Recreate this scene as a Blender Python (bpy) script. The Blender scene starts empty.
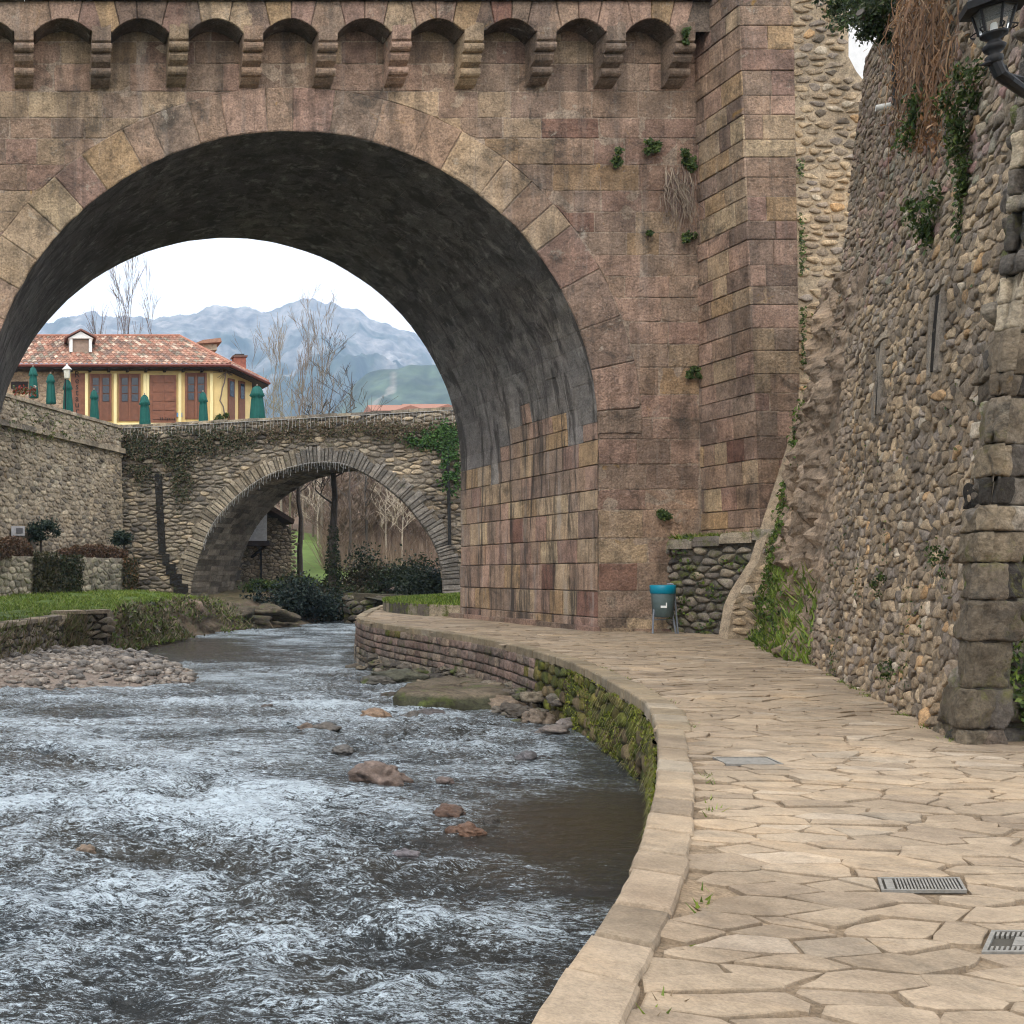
import bpy, math, random
import numpy as np
from mathutils import Vector, noise, Matrix
R = random.Random(7)
SC = bpy.context.scene
COL = SC.collection
PX0, PY0, F, EYE = 30.0, 574.0, 1000.0, 1.5

def at(px, py, Y):
    return Vector(((px-PX0)/F*Y, Y, EYE+(PY0-py)/F*Y))

# ------------------------------------------------------------------ noise
_rng = np.random.RandomState(3)
_perm = _rng.permutation(512)
_perm = np.concatenate([_perm, _perm])
_ga = _rng.rand(512)*2*np.pi
_gx, _gy = np.cos(_ga), np.sin(_ga)
def pn(x, y):
    x = np.asarray(x, float); y = np.asarray(y, float)
    xi = np.floor(x).astype(int); yi = np.floor(y).astype(int)
    xf = x-xi; yf = y-yi
    u = xf*xf*xf*(xf*(xf*6-15)+10); v = yf*yf*yf*(yf*(yf*6-15)+10)
    def g(a, b, dx, dy):
        h = _perm[(_perm[a & 511]+b) & 511]
        return _gx[h]*dx+_gy[h]*dy
    n00 = g(xi, yi, xf, yf); n10 = g(xi+1, yi, xf-1, yf)
    n01 = g(xi, yi+1, xf, yf-1); n11 = g(xi+1, yi+1, xf-1, yf-1)
    return ((n00*(1-u)+n10*u)*(1-v)+(n01*(1-u)+n11*u)*v)*1.5
def fbm(x, y, o=4, l=2.0, g=.5):
    s = 0; a = 1
    for i in range(o):
        s = s+a*pn(x+17.3*i, y-9.1*i); x = x*l; y = y*l; a *= g
    return s
def n3(p, f=1.0): return noise.noise(Vector(p)*f)

# ------------------------------------------------------------------ mesh buffer
class MB:
    def __init__(s): s.v = []; s.f = []; s.c = []; s.col = (.5, .5, .5)
    def vert(s, p, c=None):
        s.v.append((p[0], p[1], p[2])); s.c.append(c or s.col); return len(s.v)-1
    def face(s, *i): s.f.append(tuple(i))
    def quad(s, a, b, c, d, col=None):
        i = [s.vert(p, col) for p in (a, b, c, d)]; s.f.append(tuple(i))
    def tri(s, a, b, c, col=None):
        i = [s.vert(p, col) for p in (a, b, c)]; s.f.append(tuple(i))
    def box(s, lo, hi, col=None, M=None, jit=0):
        P = [(x, y, z) for x in (lo[0], hi[0]) for y in (lo[1], hi[1]) for z in (lo[2], hi[2])]
        P = [Vector(p)+Vector((R.uniform(-jit, jit), R.uniform(-jit, jit), R.uniform(-jit, jit))) for p in P]
        if M: P = [M@p for p in P]
        i = [s.vert(p, col) for p in P]
        for a, b, c, d in ((0,1,3,2),(4,6,7,5),(0,4,5,1),(2,3,7,6),(0,2,6,4),(1,5,7,3)):
            s.f.append((i[a], i[b], i[c], i[d]))
    def prism(s, poly, ext, col=None):
        e = Vector(ext); n = len(poly)
        a = [s.vert(p, col) for p in poly]; b = [s.vert(Vector(p)+e, col) for p in poly]
        s.f.append(tuple(a)); s.f.append(tuple(reversed(b)))
        for k in range(n):
            j = (k+1) % n; s.f.append((a[k], b[k], b[j], a[j]))
    def tube(s, pts, rad, n=6, col=None, cap=True):
        pts = [Vector(p) for p in pts]; rings = []
        for k, p in enumerate(pts):
            d = (pts[min(k+1, len(pts)-1)]-pts[max(k-1, 0)])
            d = d.normalized() if d.length > 1e-9 else Vector((0,0,1))
            a = d.cross(Vector((0,0,1)) if abs(d.z) < .9 else Vector((1,0,0))).normalized(); b = d.cross(a)
            r = rad[k] if isinstance(rad, (list, tuple)) else rad
            rings.append([s.vert(p+(a*math.cos(t)+b*math.sin(t))*r, col) for t in [2*math.pi*q/n for q in range(n)]])
        for k in range(len(rings)-1):
            for q in range(n):
                s.f.append((rings[k][q], rings[k][(q+1)%n], rings[k+1][(q+1)%n], rings[k+1][q]))
        if cap: s.f.append(tuple(reversed(rings[0]))); s.f.append(tuple(rings[-1]))
    def lathe(s, c, prof, n=16, col=None, ax=None):
        c = Vector(c); rings = []
        for r, z in prof:
            rings.append([s.vert(c+Vector((r*math.cos(t), r*math.sin(t), z)), col) for t in [2*math.pi*q/n for q in range(n)]])
        for k in range(len(rings)-1):
            for q in range(n):
                s.f.append((rings[k][q], rings[k][(q+1)%n], rings[k+1][(q+1)%n], rings[k+1][q]))
        s.f.append(tuple(reversed(rings[0]))); s.f.append(tuple(rings[-1]))
    def build(s, name, mat, parent=None, smooth=False):
        me = bpy.data.meshes.new(name)
        me.from_pydata(s.v, [], s.f)
        a = me.attributes.new('Col', 'FLOAT_COLOR', 'POINT')
        arr = np.ones((len(s.v), 4), np.float32); arr[:, :3] = np.array([c[:3] for c in s.c], np.float32).reshape(-1, 3)
        a.data.foreach_set('color', arr.ravel())
        if smooth: me.polygons.foreach_set('use_smooth', [True]*len(me.polygons))
        me.materials.append(mat)
        me.update()
        o = bpy.data.objects.new(name, me); COL.objects.link(o)
        if parent:
            o.parent = parent
            o.location = -Vector(parent.location)
        return o
def grid_mesh(name, P, C, mat, parent=None, smooth=True):
    """P: (n,m,3) numpy array"""
    n, m = P.shape[:2]
    me = bpy.data.meshes.new(name)
    idx = np.arange(n*m).reshape(n, m)
    q = np.stack([idx[:-1, :-1], idx[:-1, 1:], idx[1:, 1:], idx[1:, :-1]], -1).reshape(-1, 4)
    me.from_pydata(P.reshape(-1, 3).tolist(), [], q.tolist())
    a = me.attributes.new('Col', 'FLOAT_COLOR', 'POINT')
    arr = np.ones((n*m, 4), np.float32)
    arr[:, :3] = np.broadcast_to(C, (n, m, 3)).reshape(-1, 3)
    a.data.foreach_set('color', arr.ravel())
    if smooth: me.polygons.foreach_set('use_smooth', [True]*len(me.polygons))
    me.materials.append(mat); me.update()
    o = bpy.data.objects.new(name, me); COL.objects.link(o)
    if parent: o.parent = parent; o.location = -Vector(parent.location)
    return o

def tag(o, label=None, cat=None, group=None, kind=None):
    if label: o['label'] = label
    if cat: o['category'] = cat
    if group: o['group'] = group
    if kind: o['kind'] = kind
    return o
def thing(name, loc, label, cat, group=None):
    o = bpy.data.objects.new(name, None); COL.objects.link(o); o.location = loc; o.empty_display_size = .2
    return tag(o, label, cat, group)
def dup(root, loc, rz=None, sc=None, label=None, group=None):
    r = root.copy(); COL.objects.link(r); r.location = loc
    if rz is not None: r.rotation_euler = (0, 0, rz)
    if sc is not None: r.scale = (sc, sc, sc)
    if label: r['label'] = label
    if group: r['group'] = group
    for ch in root.children:
        c = ch.copy(); COL.objects.link(c); c.parent = r
        for g in ch.children:
            d = g.copy(); COL.objects.link(d); d.parent = c
    return r

# ------------------------------------------------------------------ materials
def mat_base(name):
    m = bpy.data.materials.new(name); m.use_nodes = True
    nt = m.node_tree; return m, nt, nt.nodes['Principled BSDF']
def N(nt, t, **k):
    n = nt.nodes.new(t)
    for a, b in k.items(): setattr(n, a, b)
    return n
def noise_node(nt, scale, detail=4, rough=.6, vec=None, dist=0):
    n = N(nt, 'ShaderNodeTexNoise'); n.inputs['Scale'].default_value = scale
    n.inputs['Detail'].default_value = detail; n.inputs['Roughness'].default_value = rough
    n.inputs['Distortion'].default_value = dist
    if vec: nt.links.new(vec, n.inputs['Vector'])
    return n.outputs['Fac']
def ramp(nt, fac, stops):
    r = N(nt, 'ShaderNodeValToRGB'); nt.links.new(fac, r.inputs[0])
    e = r.color_ramp.elements
    while len(e) < len(stops): e.new(.5)
    for k, (p, c) in enumerate(stops):
        e[k].position = p; e[k].color = (*c, 1) if len(c) == 3 else c
    return r.outputs[0]
def g(v): return (v, v, v)
def mix(nt, fac, a, b, mode='MIX'):
    m = N(nt, 'ShaderNodeMix', data_type='RGBA', blend_type=mode)
    if isinstance(fac, (int, float)): m.inputs[0].default_value = fac
    else: nt.links.new(fac, m.inputs[0])
    for k, x in ((6, a), (7, b)):
        if isinstance(x, tuple): m.inputs[k].default_value = (*x, 1)
        else: nt.links.new(x, m.inputs[k])
    return m.outputs[2]
def stone_mat(name, fine=30, mottled=3.5, bump=.5, bdist=.02, moss=0.0, mosscol=(.06, .075, .02), streak=0, lichen=0.0, dark=.0, rough=.9, big=.5, con=1.0):
    m, nt, b = mat_base(name)
    tc = N(nt, 'ShaderNodeTexCoord'); vec = tc.outputs['Object']
    at_ = N(nt, 'ShaderNodeAttribute', attribute_name='Col')
    c = at_.outputs['Color']
    n1 = noise_node(nt, mottled, 6, .7, vec)
    c = mix(nt, 1, c, ramp(nt, n1, [(.28, g(1-.5*con)), (.5, g(1.0)), (.74, g(1+.4*con))]), 'MULTIPLY')
    n2 = noise_node(nt, fine, 5, .7, vec)
    c = mix(nt, 1, c, ramp(nt, n2, [(.3, g(1-.45*con)), (.5, g(1.0)), (.7, g(1+.42*con))]), 'MULTIPLY')
    n3_ = noise_node(nt, big, 5, .65, vec)
    c = mix(nt, 1, c, ramp(nt, n3_, [(.3, (.64, .61, .59)), (.52, (1, 1, 1)), (.72, (1.2, 1.13, 1.04))]), 'MULTIPLY')
    if dark:
        nd = noise_node(nt, 1.1, 8, .75, vec, .6)
        f = ramp(nt, nd, [(.55, g(0)), (.66, g(dark))])
        c = mix(nt, f, c, (.045, .042, .036))
    if lichen:
        nl = noise_node(nt, 2.2, 8, .75, vec, .4)
        f = ramp(nt, nl, [(.6, g(0)), (.68, g(lichen))])
        c = mix(nt, f, c, (.42, .37, .3))
        no = noise_node(nt, 1.4, 6, .7, vec, .9)
        f = ramp(nt, no, [(.65, g(0)), (.72, g(lichen))])
        c = mix(nt, f, c, (.36, .21, .06))
    if streak:
        mp = N(nt, 'ShaderNodeMapping'); nt.links.new(vec, mp.inputs[0]); mp.inputs['Scale'].default_value = (1.6, 1.6, .13)
        ns = noise_node(nt, 1.6, 7, .7, mp.outputs[0], .3)
        f = ramp(nt, ns, [(.55, g(0)), (.66, g(streak))])
        c = mix(nt, f, c, (.36, .33, .30))
        ns2 = noise_node(nt, 1.1, 7, .7, mp.outputs[0], .8)
        f = ramp(nt, ns2, [(.5, g(0)), (.6, g(streak*1.7))])
        c = mix(nt, f, c, (.045, .04, .036))
    if moss:
        nm = noise_node(nt, 1.7, 8, .75, vec, .3)
        f = ramp(nt, nm, [(.62-.25*moss, g(0)), (.72-.25*moss, g(.9))])
        nmc = noise_node(nt, 12, 4, .7, vec)
        c = mix(nt, f, c, ramp(nt, nmc, [(.3, tuple(x*.5 for x in mosscol)), (.7, tuple(x*1.8 for x in mosscol))]))
    nt.links.new(c, b.inputs['Base Color'])
    b.inputs['Roughness'].default_value = rough
    b.inputs['Specular IOR Level'].default_value = .25
    bn = noise_node(nt, fine*.6, 8, .75, vec)
    bn2 = noise_node(nt, fine*.14, 6, .7, vec, .5)
    bp0 = N(nt, 'ShaderNodeBump'); bp0.inputs['Strength'].default_value = bump; bp0.inputs['Distance'].default_value = bdist*2.5
    nt.links.new(bn2, bp0.inputs['Height'])
    bp = N(nt, 'ShaderNodeBump'); bp.inputs['Strength'].default_value = bump; bp.inputs['Distance'].default_value = bdist
    nt.links.new(bn, bp.inputs['Height']); nt.links.new(bp0.outputs[0], bp.inputs['Normal']); nt.links.new(bp.outputs[0], b.inputs['Normal'])
    return m
def plain_mat(name, col=None, rough=.6, metal=0, spec=.4, var=.2, scale=6, bump=0):
    m, nt, b = mat_base(name)
    tc = N(nt, 'ShaderNodeTexCoord')
    if col is None: c = N(nt, 'ShaderNodeAttribute', attribute_name='Col').outputs['Color']
    else:
        rgb = N(nt, 'ShaderNodeRGB'); rgb.outputs[0].default_value = (*col, 1); c = rgb.outputs[0]
    nn = noise_node(nt, scale, 6, .65, tc.outputs['Object'])
    c = mix(nt, 1, c, ramp(nt, nn, [(.3, g(1-var)), (.7, g(1+var))]), 'MULTIPLY')
    nt.links.new(c, b.inputs['Base Color'])
    b.inputs['Roughness'].default_value = rough; b.inputs['Metallic'].default_value = metal
    b.inputs['Specular IOR Level'].default_value = spec
    if bump:
        bp = N(nt, 'ShaderNodeBump'); bp.inputs['Strength'].default_value = bump; bp.inputs['Distance'].default_value = .01
        nt.links.new(nn, bp.inputs['Height']); nt.links.new(bp.outputs[0], b.inputs['Normal'])
    return m
def leaf_mat(name):
    m, nt, b = mat_base(name)
    c = N(nt, 'ShaderNodeAttribute', attribute_name='Col').outputs['Color']
    nt.links.new(c, b.inputs['Base Color']); b.inputs['Roughness'].default_value = .55
    b.inputs['Specular IOR Level'].default_value = .35
    tr = N(nt, 'ShaderNodeBsdfTranslucent'); nt.links.new(c, tr.inputs[0])
    ms = N(nt, 'ShaderNodeMixShader'); ms.inputs[0].default_value = .25
    nt.links.new(b.outputs[0], ms.inputs[1]); nt.links.new(tr.outputs[0], ms.inputs[2])
    nt.links.new(ms.outputs[0], nt.nodes['Material Output'].inputs[0])
    return m
M_ASH = stone_mat('ashlar sandstone', fine=20, mottled=1.7, bump=1.0, bdist=.045, lichen=.75, dark=.65, big=.3, streak=.2, con=1.1)
M_VAULT = stone_mat('vault stone', fine=22, mottled=2.5, bump=.6, bdist=.03, streak=.5, dark=.5, big=.3, con=.9)
M_COB = stone_mat('cobble wall stone', fine=50, mottled=8, bump=.8, bdist=.014, lichen=.4, dark=.3, big=.6)
M_RUB = stone_mat('rubble stone', fine=30, mottled=6, bump=.7, bdist=.02, lichen=.3, dark=.4, big=.5)
M_OLD = stone_mat('old bridge stone', fine=14, mottled=2.2, bump=.8, bdist=.05, moss=.12, mosscol=(.045, .055, .02), dark=.7, lichen=.4, big=.25)
M_LWALL = stone_mat('left wall stone', fine=14, mottled=2.2, bump=.8, bdist=.05, moss=.04, mosscol=(.07, .075, .03), dark=.35, lichen=.5, big=.25)
M_MOSSY = stone_mat('mossy stone', fine=30, mottled=5, bump=.8, bdist=.03, moss=.45, mosscol=(.085, .1, .02), dark=.5)
M_MOSS2 = stone_mat('damp stone', fine=30, mottled=5, bump=.8, bdist=.03, moss=.2, mosscol=(.06, .075, .02), dark=.8)
M_QUOIN = stone_mat('dark quoin stone', fine=30, mottled=4, bump=1.0, bdist=.03, moss=.28, mosscol=(.10, .095, .03), dark=.8, lichen=.3)
M_FLAG = stone_mat('flagstone', fine=70, mottled=7, bump=.7, bdist=.008, big=.8, rough=.8, lichen=.12, dark=.3, con=.55)
M_SOIL = stone_mat('path soil', fine=60, mottled=10, bump=.6, bdist=.01)
M_ROCK = stone_mat('river rock', fine=22, mottled=5, bump=.8, bdist=.03, rough=.4, dark=.5)
M_ROCKM = stone_mat('mossy rock', fine=18, mottled=4, bump=.8, bdist=.03, moss=.35, mosscol=(.06, .075, .02), dark=.6)
M_EARTH = stone_mat('earth', fine=20, mottled=2, bump=.8, bdist=.06, moss=.3, mosscol=(.05, .075, .02))
M_LEAF = leaf_mat('leaves')
M_BARK = plain_mat('bark', None, .9, var=.35, scale=8)
M_TERR = plain_mat('terrain', None, .95, var=.3, scale=.6)

# ------------------------------------------------------------------ stone makers
def clip(poly, nx, ny, d):
    out = []; n = len(poly)
    for i in range(n):
        a = poly[i]; b = poly[(i+1) % n]
        da = a[0]*nx+a[1]*ny-d; db = b[0]*nx+b[1]*ny-d
        if da <= 0: out.append(a)
        if (da < 0) != (db < 0) and da != db:
            t = da/(da-db); out.append((a[0]+(b[0]-a[0])*t, a[1]+(b[1]-a[1])*t))
    return out
def voronoi(u0, u1, v0, v1, su, sv, gap, jit=.42, keep=None, rng=R):
    nu = int((u1-u0)/su)+4; nv = int((v1-v0)/sv)+4
    P = {}
    for j in range(nv):
        for i in range(nu):
            P[i, j] = (u0+(i-1.5+.5*(j & 1)+rng.uniform(-jit, jit))*su, v0+(j-1.5+rng.uniform(-jit, jit))*sv)
    out = []
    for (i, j), p in P.items():
        if i < 1 or j < 1 or i >= nu-1 or j >= nv-1: continue
        if keep and not keep(*p): continue
        q = [(p[0]-2*su, p[1]-2*sv), (p[0]+2*su, p[1]-2*sv), (p[0]+2*su, p[1]+2*sv), (p[0]-2*su, p[1]+2*sv)]
        for di in range(-2, 3):
            for dj in range(-2, 3):
                o = P.get((i+di, j+dj))
                if o is None or o is p: continue
                # metric scaled so cells follow the su:sv aspect
                dx, dy = (o[0]-p[0])/su/su, (o[1]-p[1])/sv/sv
                mx, my = (o[0]+p[0])/2, (o[1]+p[1])/2
                l = math.hypot(dx, dy)
                if l < 1e-9: continue
                q = clip(q, dx/l, dy/l, (mx*dx+my*dy)/l-gap/2)
                if len(q) < 3: break
            if len(q) < 3: break
        if len(q) >= 3: out.append(q)
    return out
def resample(poly, seg):
    out = []
    n = len(poly)
    for i in range(n):
        a = poly[i]; b = poly[(i+1) % n]
        k = max(1, int(math.hypot(b[0]-a[0], b[1]-a[1])/seg+.5))
        for t in range(k): out.append((a[0]+(b[0]-a[0])*t/k, a[1]+(b[1]-a[1])*t/k))
    return out
def chaikin(p):
    out = []
    for i in range(len(p)):
        a = p[i]; b = p[(i+1) % len(p)]
        out.append((a[0]*.75+b[0]*.25, a[1]*.75+b[1]*.25)); out.append((a[0]*.25+b[0]*.75, a[1]*.25+b[1]*.75))
    return out
ASH = lambda r, bv: [(1.0, -.04, 0), (1.0, .55, 0), (1-bv/r, 1.0, 0), (.5, 1.05, 1), (0, 1.05, 1)]
DOME2 = lambda r, bv: [(1.0, -.3, 0), (.97, .5, 0), (.88, .9, 0), (.55, 1.0, 0), (0, 1.0, 0)]
DOME = lambda r, bv: [(1.0, -.3, 0), (.96, .4, 0), (.8, .8, 0), (.45, 1.0, 0), (0, 1.03, 0)]
SLAB = lambda r, bv: [(1.0, -.5, 0), (1-bv*.4/r, .8, 0), (1-bv*1.3/r, 1.0, 0), (0, 1.0, 0)]
def add_stone(buf, poly, mp, ht, col, prof=ASH, bevel=.02, rnd=0, seg=.3, amp=.01, freq=4.0, edge=0.0, tilt=0.0):
    p = resample(poly, seg)
    for _ in range(rnd): p = chaikin(p)
    n = len(p)
    cx = sum(a[0] for a in p)/n; cy = sum(a[1] for a in p)/n
    r = sum(math.hypot(a[0]-cx, a[1]-cy) for a in p)/n
    if r < 1e-4: return
    if edge:
        q = []
        for a in p:
            s = 1+edge/r*(noise.noise((a[0]*freq*1.7, a[1]*freq*1.7, ht*9)))
            q.append((cx+(a[0]-cx)*s, cy+(a[1]-cy)*s))
        p = q
    tu, tv = R.uniform(-tilt, tilt), R.uniform(-tilt, tilt)
    rings = []; last = None
    for s, h, _ in prof(r, bevel):
        if s == 0:
            hh = h*ht+amp*noise.noise((cx*freq, cy*freq, 3.3))
            last = buf.vert(mp(cx, cy, hh), col); continue
        ring = []
        for a in p:
            u = cx+(a[0]-cx)*s; v = cy+(a[1]-cy)*s
            hh = h*ht+(amp*noise.noise((u*freq, v*freq, 3.3))+tu*(u-cx)+tv*(v-cy) if h > .3 else 0)
            ring.append(buf.vert(mp(u, v, hh), col))
        rings.append(ring)
    for k in range(len(rings)-1):
        A, B = rings[k], rings[k+1]
        for i in range(n):
            j = (i+1) % n; buf.f.append((A[i], A[j], B[j], B[i]))
    A = rings[-1]
    for i in range(n): buf.f.append((A[i], A[(i+1) % n], last))
def courses(u0, u1, v0, v1, hr, wr, rng=R, gap=.015, jit=.0):
    out = []; v = v0
    while v < v1:
        h = rng.uniform(*hr)
        if v1-(v+h) < hr[0]*.5: h = v1-v
        u = u0-rng.uniform(0, wr[1])*.0; first = True
        u = u0
        while u < u1-1e-6:
            w = rng.uniform(*wr)
            if first: w *= rng.uniform(.5, 1); first = False
            if u1-(u+w) < wr[0]*.6: w = u1-u
            j = lambda: rng.uniform(-jit, jit)
            out.append([(u+gap/2+j(), v+gap/2+j()), (u+w-gap/2+j(), v+gap/2+j()), (u+w-gap/2+j(), v+h-gap/2+j()), (u+gap/2+j(), v+h-gap/2+j())])
            u += w
        v += h
    return out
SAND_ = [((.31, .215, .16), 4), ((.37, .275, .19), 3.5), ((.26, .19, .148), 4), ((.34, .228, .178), 3.5), ((.225, .16, .128), 2.5), ((.42, .32, .215), 1.3), ((.21, .115, .09), .9), ((.285, .185, .15), 2.5), ((.35, .24, .145), 2)]
SAND = [((c[0]*1.0, c[1]*1.0, c[2]*.97), w_) for c, w_ in SAND_]
RUBC = [((.37, .28, .185), 4), ((.31, .24, .165), 4), ((.25, .2, .15), 4), ((.42, .32, .21), 3), ((.18, .145, .11), 1.8), ((.43, .28, .15), .6), ((.46, .39, .30), 1), ((.27, .225, .185), 2)]
GREYC = [((.2, .175, .145), 3), ((.15, .13, .11), 3), ((.26, .225, .18), 3), ((.32, .27, .2), 1.5), ((.1, .09, .08), 1.5)]
DARKC = [((.09, .075, .06), 3), ((.06, .052, .045), 3), ((.14, .11, .085), 2), ((.18, .14, .1), 1)]
FLAGC = [((.30, .235, .165), 4), ((.26, .205, .145), 3), ((.33, .26, .185), 3), ((.23, .18, .13), 2), ((.38, .32, .25), .6), ((.28, .235, .18), 1)]
def pick(pal, rng=R, v=.14):
    c = rng.choices([p[0] for p in pal], [p[1] for p in pal])[0]
    k = rng.uniform(1-v, 1+v); return tuple(x*k for x in c)
def plane_map(O, U, V, Nn):
    O, U, V, Nn = Vector(O), Vector(U), Vector(V), Vector(Nn)
    return lambda u, v, h: O+U*u+V*v+Nn*h
def curve_interp(pts, n=None, step=.25):
    """Catmull-Rom through 2D/3D points, resampled by arc length"""
    P = [Vector(p) for p in pts]; dense = []
    for i in range(len(P)-1):
        a = P[max(i-1, 0)]; b = P[i]; c = P[i+1]; d = P[min(i+2, len(P)-1)]
        for k in range(12):
            t = k/12
            dense.append(.5*((2*b)+(c-a)*t+(2*a-5*b+4*c-d)*t*t+(3*b-a-3*c+d)*t**3))
    dense.append(P[-1])
    L = [0]
    for i in range(1, len(dense)): L.append(L[-1]+(dense[i]-dense[i-1]).length)
    def f(s):
        s = min(max(s, 0), L[-1])
        lo, hi = 0, len(L)-1
        while hi-lo > 1:
            m = (lo+hi)//2
            if L[m] <= s: lo = m
            else: hi = m
        t = (s-L[lo])/max(L[hi]-L[lo], 1e-9)
        return dense[lo].lerp(dense[hi], t)
    return f, L[-1]

# ------------------------------------------------------------------ leaves
LEAFG = [((.05, .085, .02), 3), ((.035, .06, .018), 3), ((.08, .12, .025), 2), ((.11, .14, .03), .7)]
LEAFD = [((.022, .035, .014), 3), ((.03, .045, .018), 3), ((.05, .065, .025), 1)]
LEAFB = [((.2, .1, .045), 3), ((.28, .15, .07), 2), ((.12, .07, .04), 3), ((.35, .22, .12), 1)]
GRASSC = [((.13, .19, .025), 3), ((.18, .25, .035), 3), ((.08, .13, .02), 2), ((.26, .27, .08), .8)]
def leaf(buf, p, size, col, nrm=None):
    if nrm is None: d = Vector((R.gauss(0, 1), R.gauss(0, 1), R.gauss(0, 1)+.4)).normalized()
    else: d = (Vector(nrm)+Vector((R.gauss(0, .5), R.gauss(0, .5), R.gauss(0, .5)))).normalized()
    a = d.orthogonal().normalized(); t = R.uniform(0, 6.28)
    a = (Matrix.Rotation(t, 3, d)@a); b = d.cross(a)
    s = size*R.uniform(.6, 1.3)
    buf.quad(p-a*s, p+b*s*.55+d*s*.15, p+a*s, p-b*s*.55+d*s*.15, col)
def clump(buf, c, rad, n, size, pal, nrm=None, clumps=5):
    c = Vector(c)
    cs = [Vector((R.gauss(0, .5)*rad[0], R.gauss(0, .5)*rad[1], R.gauss(0, .5)*rad[2])) for _ in range(clumps)]
    for _ in range(n):
        o = R.choice(cs)
        p = c+o+Vector((R.gauss(0, .24)*rad[0], R.gauss(0, .24)*rad[1], R.gauss(0, .24)*rad[2]))
        leaf(buf, p, size, pick(pal, v=.3), nrm)
def blades(buf, p, h, pal, w=.02, lean=.4):
    p = Vector(p); d = Vector((R.gauss(0, lean), R.gauss(0, lean), 1))*h*R.uniform(.5, 1.2)
    s = Vector((R.uniform(-1, 1), R.uniform(-1, 1), 0)).normalized()*w
    buf.tri(p-s, p+s, p+d, pick(pal, v=.3))

# ================================================================== RIVER WALL + PATH
KP = [(-2.6, -4), (-1.5, -1.5), (-.75, -.1), (-.1, .95), (.55, 1.8), (1.12, 2.55), (1.67, 3.27), (1.965, 3.65), (2.365, 4.14), (2.88, 4.8), (3.52, 5.69), (4.38, 6.97), (4.98, 7.9),
      (6.03, 9.6), (7.03, 11.4), (7.95, 13.7), (8.83, 16.1), (9.7, 19.3), (10.3, 22.6), (10.4, 25.9), (10.4, 29.9), (11.05, 33.7), (12.4, 37.4), (15.2, 44), (19.1, 51.8), (25, 57), (36, 60)]
KF, KL = curve_interp([(x, y, 0) for x, y in KP])
def ktan(s): return (KF(s+.15)-KF(s-.15)).normalized()
def knorm(s):            # toward the river (left of travel)
    t = ktan(s); return Vector((-t.y, t.x, 0))
KS = [KF(i*.1) for i in range(int(KL/.1))]
KY = np.array([p.y for p in KS]); KX = np.array([p.x for p in KS])
def kx(y): return float(np.interp(y, KY, KX))
def kerb_off(x, y):      # >0: on the land side
    d2 = (KX-x)**2+(KY-y)**2; i = int(np.argmin(d2)); s = i*.1
    n = knorm(s); return -((x-KX[i])*n.x+(y-KY[i])*n.y)

rw = thing('river_wall', (7, 12, -1), 'mossy stone retaining wall with worn kerb stones between path and river', 'retaining wall')
b = MB()
for k in range(int(KL/.3)):
    s0, s1 = k*.3, (k+1)*.3
    a0, a1 = KF(s0), KF(s1); n0, n1 = knorm(s0), knorm(s1)
    c = (.10, .085, .06)
    b.quad(a0-n0*.02+Vector((0, 0, -2.5))+n0*.1, a1-n1*.02+Vector((0, 0, -2.5))+n1*.1, a1-n1*.02+Vector((0, 0, -.03)), a0-n0*.02+Vector((0, 0, -.03)), c)
b.build('wall_core', M_MOSS2, rw)
b = MB()
def rwmap(s, z, h):
    n = knorm(s); z = min(z, -.1); return KF(s)+n*(h-.02-z*.05)+Vector((0, 0, z))
SW = next(i*.1 for i in range(len(KS)) if KS[i].y > 18.5)
for q in voronoi(3, SW, -2.3, -.06, .42, .2, .03, .35)+courses(SW, KL-3, -2.3, -.1, (.15, .24), (.25, .6), gap=.03, jit=.012):
    cx = sum(p[0] for p in q)/len(q); cz = sum(p[1] for p in q)/len(q)
    Y = KF(cx).y
    mossy = (noise.noise((cx*.6, cz*1.3, 0))*.5+.5)+(.45 if Y < 19 else -.1)-(abs(cz+.3)*.1)
    if Y > 19 and cz > -.9: col = pick([((.21, .15, .125), 3), ((.16, .125, .105), 3), ((.25, .195, .15), 2)])
    else: col = pick(GREYC)
    if mossy > .62:
        k = R.uniform(.6, 1.3); col = R.choice([(.10*k, .105*k, .02*k), (.07*k, .08*k, .02*k), (.14*k, .12*k, .035*k), (.12*k, .09*k, .05*k)])
    add_stone(b, q, rwmap, R.uniform(.03, .07), col, DOME if cx < SW else ASH, rnd=1 if cx < SW else 0, seg=.3, amp=.02, freq=6, edge=.02)
b.build('wall_face', M_MOSS2, rw, True)
b = MB()
s = .5
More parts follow.
